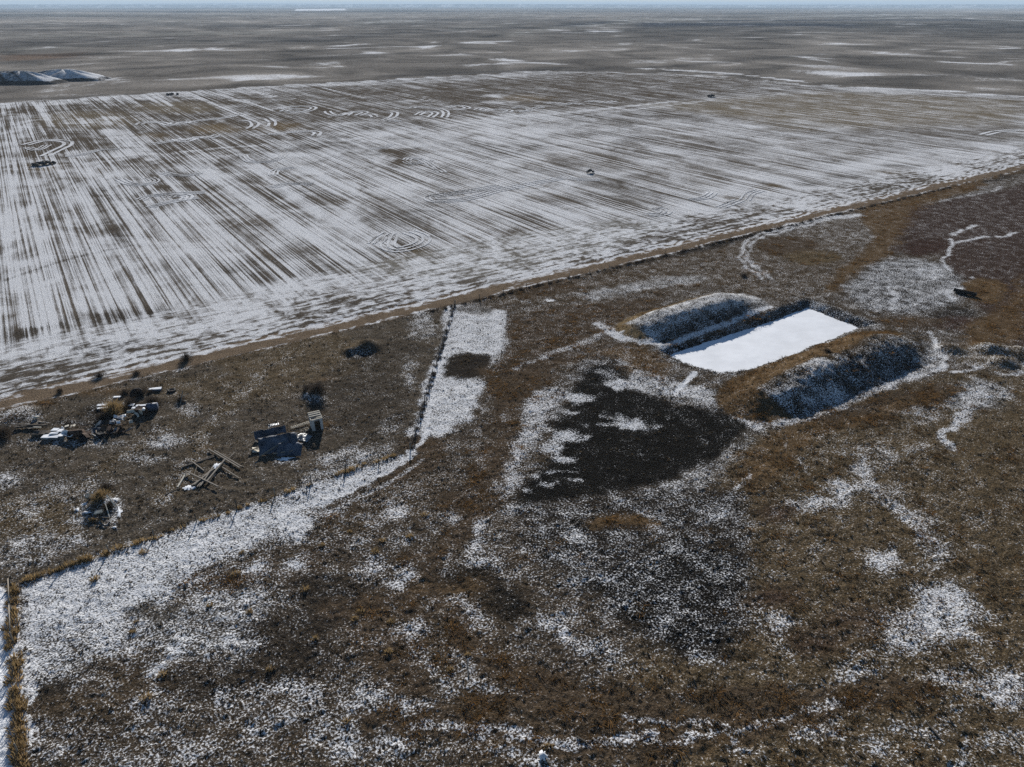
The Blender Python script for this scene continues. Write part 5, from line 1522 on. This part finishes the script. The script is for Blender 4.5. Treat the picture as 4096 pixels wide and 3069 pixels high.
# poles and boards
beam(60, 1716, 190, 1710, 0.22, 0.2, 0.2, 0.45, 'long dark pole lying along the left of the junk row', 'darkwood', 'poles in the junk row')
beam(70, 1712, 180, 1712, 0.16, 0.15, 0.5, 0.55, 'thin dark pole on top of the long dark pole', 'darkwood', 'poles in the junk row')
beam(118, 1722, 160, 1714, 0.3, 0.08, 0.3, 0.35, 'pale board leaning at the left of the junk row', 'wood', 'poles in the junk row')
beam(140, 1727, 172, 1727, 0.12, 0.1, 0.75, 0.75, 'pale batten along the edge of the left dark slab', 'paleboard', 'poles in the junk row')
beam(136, 1680, 155, 1672, 0.4, 0.3, 0.2, 0.3, 'short pale log above the left poles', 'paleboard', 'poles in the junk row', rnd=True)
beam(155, 1690, 178, 1698, 0.3, 0.3, 0.2, 0.2, 'grey stump lying beside the short pale log', 'wood', 'poles in the junk row', rnd=True)
beam(262, 1714, 278, 1711, 0.5, 0.06, 0.35, 0.4, 'left of two pale boards above the jug', 'paleboard', 'poles in the junk row')
beam(286, 1712, 304, 1709, 0.5, 0.06, 0.35, 0.4, 'right of two pale boards above the jug', 'paleboard', 'poles in the junk row')
beam(290, 1724, 296, 1708, 0.07, 0.07, 0.3, 0.9, 'thin iron rod leaning above the dark machine', 'rust', 'poles in the junk row')
beam(320, 1716, 360, 1722, 0.08, 0.08, 0.5, 0.5, 'iron bar running right from the dark machine', 'rust', 'poles in the junk row')
# dark machine (old implement)
mu = thing('old_machine', at(305, 1752), VR, 'dark rounded old machine right of the bathtub', 'machine')
MB().tube((-1.0, 0.3, 0.6), (1.0, 0.3, 0.75), 0.5, 0.55, 14).build('drum', 'rust', mu, True)
for sx in (-0.9, 0.95):
    MB().tube((sx, -0.25, 0.4), (sx + 0.1, -0.25, 0.4), 0.42, 0.42, 14).build('wheel', 'black', mu, True)
MB().bar((-1.1, -0.3, 0.35), (1.5, -0.3, 0.4), 0.14, 0.12).build('frame', 'rust', mu)
MB().bar((1.2, 0.3, 0.7), (1.7, -0.9, 0.2), 0.1, 0.1).build('drawbar', 'rust', mu)
# scrap heaps: individual sheets, pipes and blocks
rs = random.Random(42)
SC = [(330, 1745), (345, 1735), (360, 1740), (372, 1728), (385, 1738), (398, 1722), (412, 1732), (425, 1716), (440, 1722), (455, 1728), (468, 1712), (478, 1722), (350, 1752), (380, 1752), (405, 1748), (430, 1744),
      (455, 1742), (335, 1758), (500, 1716), (515, 1728), (490, 1735), (420, 1700), (450, 1700), (470, 1735), (395, 1712), (365, 1720)]
for k, (px, py) in enumerate(SC):
    u, v, z = at(px + rs.uniform(-5, 5), py + rs.uniform(-4, 4))
    typ = k % 3
    mt = rs.choice(['rust', 'black', 'darkwood', 'steel', 'black', 'rust', 'galv'])
    ad = {'rust': 'rusty', 'black': 'black', 'darkwood': 'dark brown', 'steel': 'blue grey', 'galv': 'pale grey'}[mt]
    if typ == 0:
        L, D = rs.uniform(0.8, 1.5), rs.uniform(0.5, 0.9)
        o = MB().sheet(lambda s, t: ((s - .5) * L, (t - .5) * D, 0.35 + 0.3 * math.sin(3 * s + k) + 0.25 * t), 6, 4, 0.03).build('scrap_sheet', mt, None, False, (u, v, z))
        tag(o, ad + ' bent scrap sheet in the dark heap right of the old machine', 'scrap sheet', 'bent sheets in the scrap heap')
    elif typ == 1:
        o = MB().tube((-0.7, 0, 0.15), (0.7, 0.1, rs.uniform(0.3, 0.9)), 0.09, 0.09, 8).build('scrap_pipe', mt, None, True, (u, v, z))
        tag(o, ad + ' scrap pipe sticking out of the dark heap right of the old machine', 'pipe', 'pipes in the scrap heap')
    else:
        s_ = rs.uniform(0.4, 0.8)
        o = MB().box((0, 0, s_ * 0.4), (s_ * 1.4, s_, s_ * 0.8), 0, 0.2, 0.1, 0.08).build('scrap_block', mt, None, False, (u, v, z))
        tag(o, ad + ' angular block in the scrap heap right of the old machine', 'scrap block', 'blocks in the scrap heap')
    o.rotation_euler = (0, 0, rs.uniform(0, 6.28))
for k, (px, py, L, D, rz_, lb, mt) in enumerate([
    (480, 1680, 1.7, 0.5, 0.2, 'white upright scrap panel at the top of the scrap heap', 'whitepaint'), (462, 1700, 0.9, 0.6, 1.2, 'pale ribbed panel in the scrap heap', 'galv'),
    (492, 1690, 0.8, 0.6, 0.8, 'blue grey scrap panel beside the white one', 'galv'), (447, 1702, 0.7, 0.4, 0.0, 'small white scrap piece left of the ribbed panel', 'whitepaint'),
    (478, 1705, 0.5, 0.5, 0.5, 'small white scrap piece under the ribbed panel', 'whitepaint'), (527, 1662, 1.2, 0.4, 0.3, 'pale flat board below the orange scrub', 'paleboard'),
    (546, 1670, 1.5, 0.3, -0.7, 'pale board sloping down toward the snow', 'paleboard'), (527, 1700, 0.5, 0.4, 0.6, 'pale block at the right end of the scrap heap', 'paleboard')]):
    sheet_thing('scrap_panel', px, py, L, D, VR + rz_, R(30), 0.35, lb, mt, sag=0.05, cat='panel')
# barrel-like machinery with pale slats in front of the tank
eng = thing('rusty_engine', at(570, 1655), VR - 0.3, 'rusty engine block with pale slats in front of the blue tank', 'engine')
MB().box((0, 0, 0.5), (1.5, 1.0, 0.9), 0, 0.1, 0.05, 0.1).build('block', 'rust', eng)
for k in range(4):
    MB().bar((0.1 + 0.16 * k, -0.56, 0.15), (0.1 + 0.16 * k, -0.5, 0.95), 0.08, 0.05).build('slat', 'paleboard', eng)
MB().tube((0.75, -0.2, 1.05), (0.95, -0.5, 1.0), 0.2, 0.2, 12).build('lamp', 'whitepaint', eng, True)
MB().tube((-0.8, -0.4, 0.4), (-0.8, 0.4, 0.4), 0.35, 0.35, 12).build('flywheel', 'rust', eng, True)
# tank
a, b = W(592, 1645), W(634, 1640)
tk = thing('storage_tank', (a[0], a[1], ground_z(*a) + 0.62), 0, 'dull blue cylindrical tank lying on its side at the end of the junk row', 'tank')
dx, dy = b[0] - a[0], b[1] - a[1]
MB().tube((0, 0, 0), (dx, dy, 0), 0.62, 0.62, 20).build('shell', 'bluetank', tk, True)
for t in (0.0, 0.97):
    MB().tube((dx * t - dx * .005, dy * t, 0), (dx * (t + 0.035), dy * (t + 0.035), 0), 0.65, 0.65, 20).build('hoop', 'bluetank', tk, True)
MB().tube((dx * .5, dy * .5, 0.6), (dx * .5, dy * .5, 0.72), 0.09, 0.09, 10).build('filler_cap', 'rust', tk, True)
for k, (px, py, sx, sy, sz, lb) in enumerate([(560, 1632, 0.9, 0.6, 0.5, 'snow topped box left of the blue tank'), (578, 1632, 0.8, 0.5, 0.6, 'second snow topped box touching the blue tank'), (530, 1630, 0.8, 0.7, 0.6, 'snow topped box under the brown bushes'),
                                              (538, 1640, 0.6, 0.6, 0.5, 'small snow topped box under the brown bushes'), (470, 1594, 1.1, 0.6, 0.4, 'snow topped box at the upper left of the junk row'),
                                              (412, 1628, 1.5, 0.6, 0.4, 'snow topped vehicle part left of the large tan bush'), (418, 1638, 1.9, 0.5, 0.3, 'lower snow topped vehicle part left of the large tan bush'), (622, 1560, 2.0, 0.7, 0.4, 'long snow topped panel alone above the blue tank')]):
    crate(px, py, sx, sy, sz, VR + 0.15, lb, 'steel', 'scrap box', 'scrap_box', True)
sheet_thing('dark_hood', 545, 1590, 1.8, 1.0, VR + 0.3, R(25), 0.3, 'dark curved car hood in the scrub above the junk row', 'black', sag=-0.35, cat='car hood')
ty = thing('old_tyre', at(687, 1565), 0, 'dark old tyre lying on the grass above the blue tank', 'tyre')
mb = MB()
for k in range(18):
    a0_, a1_ = 2 * math.pi * k / 18, 2 * math.pi * (k + 1) / 18
    mb.tube((0.5 * math.cos(a0_), 0.5 * math.sin(a0_), 0.2), (0.5 * math.cos(a1_), 0.5 * math.sin(a1_), 0.2), 0.19, 0.19, 8)
mb.build('tread', 'black', ty, True)
MB().tube((0, 0, 0.12), (0, 0, 0.24), 0.3, 0.3, 12).build('rim', 'rust', ty, True)
# stick tangle
for k, (px0, py0, px1, py1, z1, lb) in enumerate([(722, 1622, 738, 1590, 1.2, 'upright grey stick of the tangle beside the wheel tracks'), (715, 1600, 757, 1592, 0.7, 'dark stick lying over the tangle beside the wheel tracks'),
                                                  (725, 1605, 750, 1612, 0.3, 'short stick at the foot of the tangle beside the wheel tracks')]):
    beam(px0, py0, px1, py1, 0.10, 0.1, 0.2, z1, lb, 'wood', 'sticks of the tangle')
# round brush heap: slatted crate, block and boards
pc = thing('slatted_crate', at(368, 2002), VR + 0.15, 'pale slatted crate half buried in the round brush heap', 'crate')
for k in range(8):
    MB().box((-0.5 + 0.145 * k, 0, 0.55), (0.085, 0.55, 0.05), 0, R(28)).build('slat', 'paleboard', pc)
for y in (-0.22, 0.22):
    MB().bar((-0.56, y, 0.50 + y * 0.53), (0.58, y, 0.50 + y * 0.53), 0.06, 0.06).build('rail', 'wood', pc)
MB().box((0, 0.1, 0.2), (1.0, 0.4, 0.4)).build('box', 'darkwood', pc)
o = MB().box((0, 0, 0.5), (1.05, 0.42, 0.22), 0, R(15), R(-8)).build('pale_block', 'paleboard', None, False, at(399, 2062))
o.rotation_euler = (0, 0, VR + 0.25)
tag(o, 'pale squared block lying on the front of the round brush heap', 'block')
for k, (x0_, y0_, x1_, y1_, z0, z1, lb) in enumerate([(440, 2022, 468, 2045, 1.1, 0.8, 'thin pale stick on the top right of the round brush heap'), (418, 2055, 420, 2090, 0.9, 0.2, 'dark post leaning at the front of the round brush heap'),
                                                      (430, 2040, 445, 2090, 0.7, 0.2, 'grey stick at the right front of the round brush heap'), (400, 2080, 445, 2085, 0.4, 0.5, 'dark plank across the front of the round brush heap'),
                                                      (385, 2055, 372, 2085, 0.6, 0.1, 'dark stick at the left front of the round brush heap')]):
    beam(x0_, y0_, x1_, y1_, 0.10, 0.10, z0, z1, lb, 'darkwood' if k in (1, 3, 4) else 'paleboard', 'sticks of the brush heap')
for px, py, sx, sy, lb, rz_ in [(478, 2052, 0.35, 1.4, 'blue shaded snow strip right of the round brush heap', 0.4), (462, 2005, 0.6, 0.45, 'blue shaded snow patch at the upper right of the round brush heap', 0), (342, 2024, 0.6, 0.3, 'bright snow patch left of the slatted crate', 0),
                                (310, 2043, 0.35, 0.4, 'small snow patch at the far left of the round brush heap', 0), (458, 2112, 0.4, 0.25, 'small snow patch at the foot of the round brush heap', 0), (348, 2056, 0.7, 0.25, 'low snow patch left of the pale block', 0)]:
    snow_patch(px, py, sx, sy, VR + rz_, lb, 0.05, int(px))

# ------------------------------------------------------------------ single things on the pasture
tr = thing('dark_trough', at(3858, 1176), VR - 0.75, 'long dark trough at the end of a snowy cattle path', 'trough')
MB().box((0, 0, 0.3), (4.2, 0.7, 0.1)).build('floor_boards', 'black', tr)
for s in (-1, 1):
    MB().box((0, s * 0.37, 0.4), (4.3, 0.08, 0.55)).build('side', 'black', tr)
    MB().box((s * 2.15, 0, 0.4), (0.08, 0.82, 0.58)).build('end', 'black', tr)
    MB().box((s * 1.5, 0, 0.12), (0.25, 0.95, 0.28)).build('skid', 'black', tr)
beam(1871, 2655, 1873, 2706, 0.12, 0.12, 0.5, 0.1, 'thin grey post leaning alone in the lower pasture', 'wood', 'loose poles on the pasture')
beam(3705, 2895, 3762, 2955, 0.14, 0.12, 0.15, 0.1, 'dark pole lying in the snowy lower right pasture', 'darkwood', 'loose poles on the pasture')
beam(4040, 2935, 4075, 2975, 0.14, 0.12, 0.15, 0.1, 'grey pole lying near the lower right corner', 'wood', 'loose poles on the pasture')
beam(2305, 2948, 2345, 2972, 0.12, 0.12, 0.15, 0.1, 'dark pole lying in the brown grass at the bottom', 'darkwood', 'loose poles on the pasture')
beam(3300, 930 + 100, 3316, 1015, 0.12, 0.12, 0.3, 1.0, 'dark stick leaning in the olive grass ring', 'darkwood', 'loose poles on the pasture')
snow_patch(2172, 3030, 0.55, 0.5, 0, 'rounded bright snow lump near the bottom edge', 0.2, 91, 0, 0.35)
# field stone heaps
for px, py, n, rad, lb in [(180, 660, 16, 4.0, 'dark stone heap in the left part of the stubble field'), (690, 380, 10, 5.0, 'dark stone heap at the far edge of the stubble field'),
                           (2845, 388, 9, 4.0, 'small dark stone heap at the far right of the stubble field'), (2360, 692, 7, 1.6, 'small stone heap beside the long turning loop')]:
    hp = thing('stone_heap', at(px, py), 0, lb, 'stone heap', 'stone heaps in the field')
    rs = random.Random(px)
    for k in range(n):
        a, q_ = rs.uniform(0, 6.28), rs.random() ** 0.7 * rad
        MB().rock((q_ * math.cos(a), q_ * math.sin(a) * 0.6, 0.35 + 0.9 * (1 - q_ / rad)), rs.uniform(0.6, 1.1) * (0.5 + rad * 0.12), px + k).build('stone', 'stone', hp)

# ------------------------------------------------------------------ far spoil mounds with shaded snow faces
def mound(name, px, py, L, D, h, label, seed, snowline=0.62):
    u, v = W(px, py)
    g = np.random.default_rng(seed)
    n_a, n_r = 48, 14
    vs, sn = [(0, 0, h)], [snowline]
    for i in range(1, n_r + 1):
        t = i / n_r
        for k in range(n_a):
            a = 2 * math.pi * k / n_a
            rr = t * (1 + 0.12 * math.sin(3 * a + seed) + 0.08 * math.sin(7 * a))
            z = h * max(0, 1 - t ** 1.7) * (1 + 0.12 * math.sin(9 * a + 4 * t)) + g.uniform(-0.2, 0.2) * h * 0.1
            vs.append((L * rr * math.cos(a), D * rr * math.sin(a), max(z, -0.4) if i < n_r else -0.5))
            sn.append(snowline if t < 0.8 else 0.15)
    lp, sz = [], []
    for k in range(n_a):
        lp += [0, 1 + k, 1 + (k + 1) % n_a]
        sz.append(3)
    for i in range(n_r - 1):
        for k in range(n_a):
            b0 = 1 + i * n_a
            lp += [b0 + k, b0 + n_a + k, b0 + n_a + (k + 1) % n_a, b0 + (k + 1) % n_a]
            sz.append(4)
    N_ = len(vs)
    c4 = np.tile(np.array([0.06, 0.055, 0.05, 1.0]), (N_, 1))
    me = raw_mesh(name, np.array(vs), np.array(lp), np.array(sz), M['ground'],
                  [('base', 'FLOAT_COLOR', c4), ('snow', 'FLOAT', np.array(sn)), ('rows', 'FLOAT', np.zeros(N_)), ('headland', 'FLOAT', np.zeros(N_)), ('open', 'FLOAT', np.ones(N_))])
    o = link(name, me)
    o.location = (u, v, 0)
    o.rotation_euler = (0, 0, VR)
    o['kind'] = 'structure'
    o['label'] = label
    return o


mound('spoil_mound', 90, 330, 36, 24, 8, 'nearest snowy spoil mound at the far left', 3)
mound('spoil_mound', 260, 316, 42, 24, 7, 'long snowy spoil mound right of the nearest one at the far left', 4)
mound('spoil_mound', 60, 312, 52, 16, 5, 'low snowy spoil mound at the left photo edge', 5)
mound('spoil_mound', 175, 318, 18, 12, 4, 'low saddle of spoil between the snowy mounds', 6, 0.4)

# ------------------------------------------------------------------ hills on the horizon
def hills(name, dist, h0, amp, seed, col, lam, az0, az1, label):
    g = np.random.default_rng(seed)
    n = 260
    az = np.radians(np.linspace(az0, az1, n) + HEAD)
    s = np.linspace(0, (az1 - az0) * math.pi / 180 * dist, n)
    hh = h0 + amp * (fbm(s, np.full(n, seed * 7.7), lam, 4, seed, 0.5) + 0.15)
    edge = np.minimum(1, np.minimum(np.arange(n), np.arange(n)[::-1]) / 25)
    hh = np.maximum(hh * edge, 1)
    vs = []
    for k, (dd, f) in enumerate(((-1500, -0.3), (-700, 0.3), (-250, 0.85), (0, 1.0), (1800, 1.0), (4000, -0.2))):
        d2 = dist + dd + 250 * fbm(s, np.full(n, 3.3 * k), lam * 0.4, 3, seed + k)
        vs.append(np.stack([d2 * np.sin(az), d2 * np.cos(az), hh * f - 3], 1))
    vs = np.concatenate(vs)
    qs = []
    for i in range(5):
        k = np.arange(n - 1) + i * n
        qs.append(np.stack([k, k + 1, k + n + 1, k + n], 1))
    qs = np.concatenate(qs)
    N_ = len(vs)
    c4 = np.tile(np.array(list(col) + [1.0]), (N_, 1))
    sn = np.clip(0.25 + 0.5 * g.uniform(-1, 1, N_), 0, 0.7)
    me = raw_mesh(name, vs, qs.ravel(), np.full(len(qs), 4), M['ground'],
                  [('base', 'FLOAT_COLOR', c4), ('snow', 'FLOAT', sn), ('rows', 'FLOAT', np.zeros(N_)), ('headland', 'FLOAT', np.zeros(N_)), ('open', 'FLOAT', np.ones(N_))])
    o = link(name, me)
    o['kind'] = 'structure'
    o['label'] = label


hills('hills', 24000, 62, 60, 8, (0.10, 0.095, 0.09), 6000, -60, 40, 'low blue flat topped hills along the left horizon')
hills('hills', 36000, 85, 110, 9, (0.10, 0.095, 0.09), 9000, -60, 60, 'farthest pale blue hills along the horizon')

# ------------------------------------------------------------------ haze: one closed box of even thin air
hz = MB().box((0, 0, 105.0), (110000, 110000, 240.0))
m = bpy.data.materials.new('haze_air')
m.use_nodes = True
nt = m.node_tree
nt.nodes.clear()
pvn, out = nt.nodes.new('ShaderNodeVolumePrincipled'), nt.nodes.new('ShaderNodeOutputMaterial')
pvn.inputs['Color'].default_value = (0.62, 0.80, 1.0, 1)
pvn.inputs['Density'].default_value = 5.5e-5
nt.links.new(pvn.outputs['Volume'], out.inputs['Volume'])
ho = hz.build('haze', m)
ho['kind'] = 'stuff'
ho['label'] = 'thin pale blue haze over the whole plain'
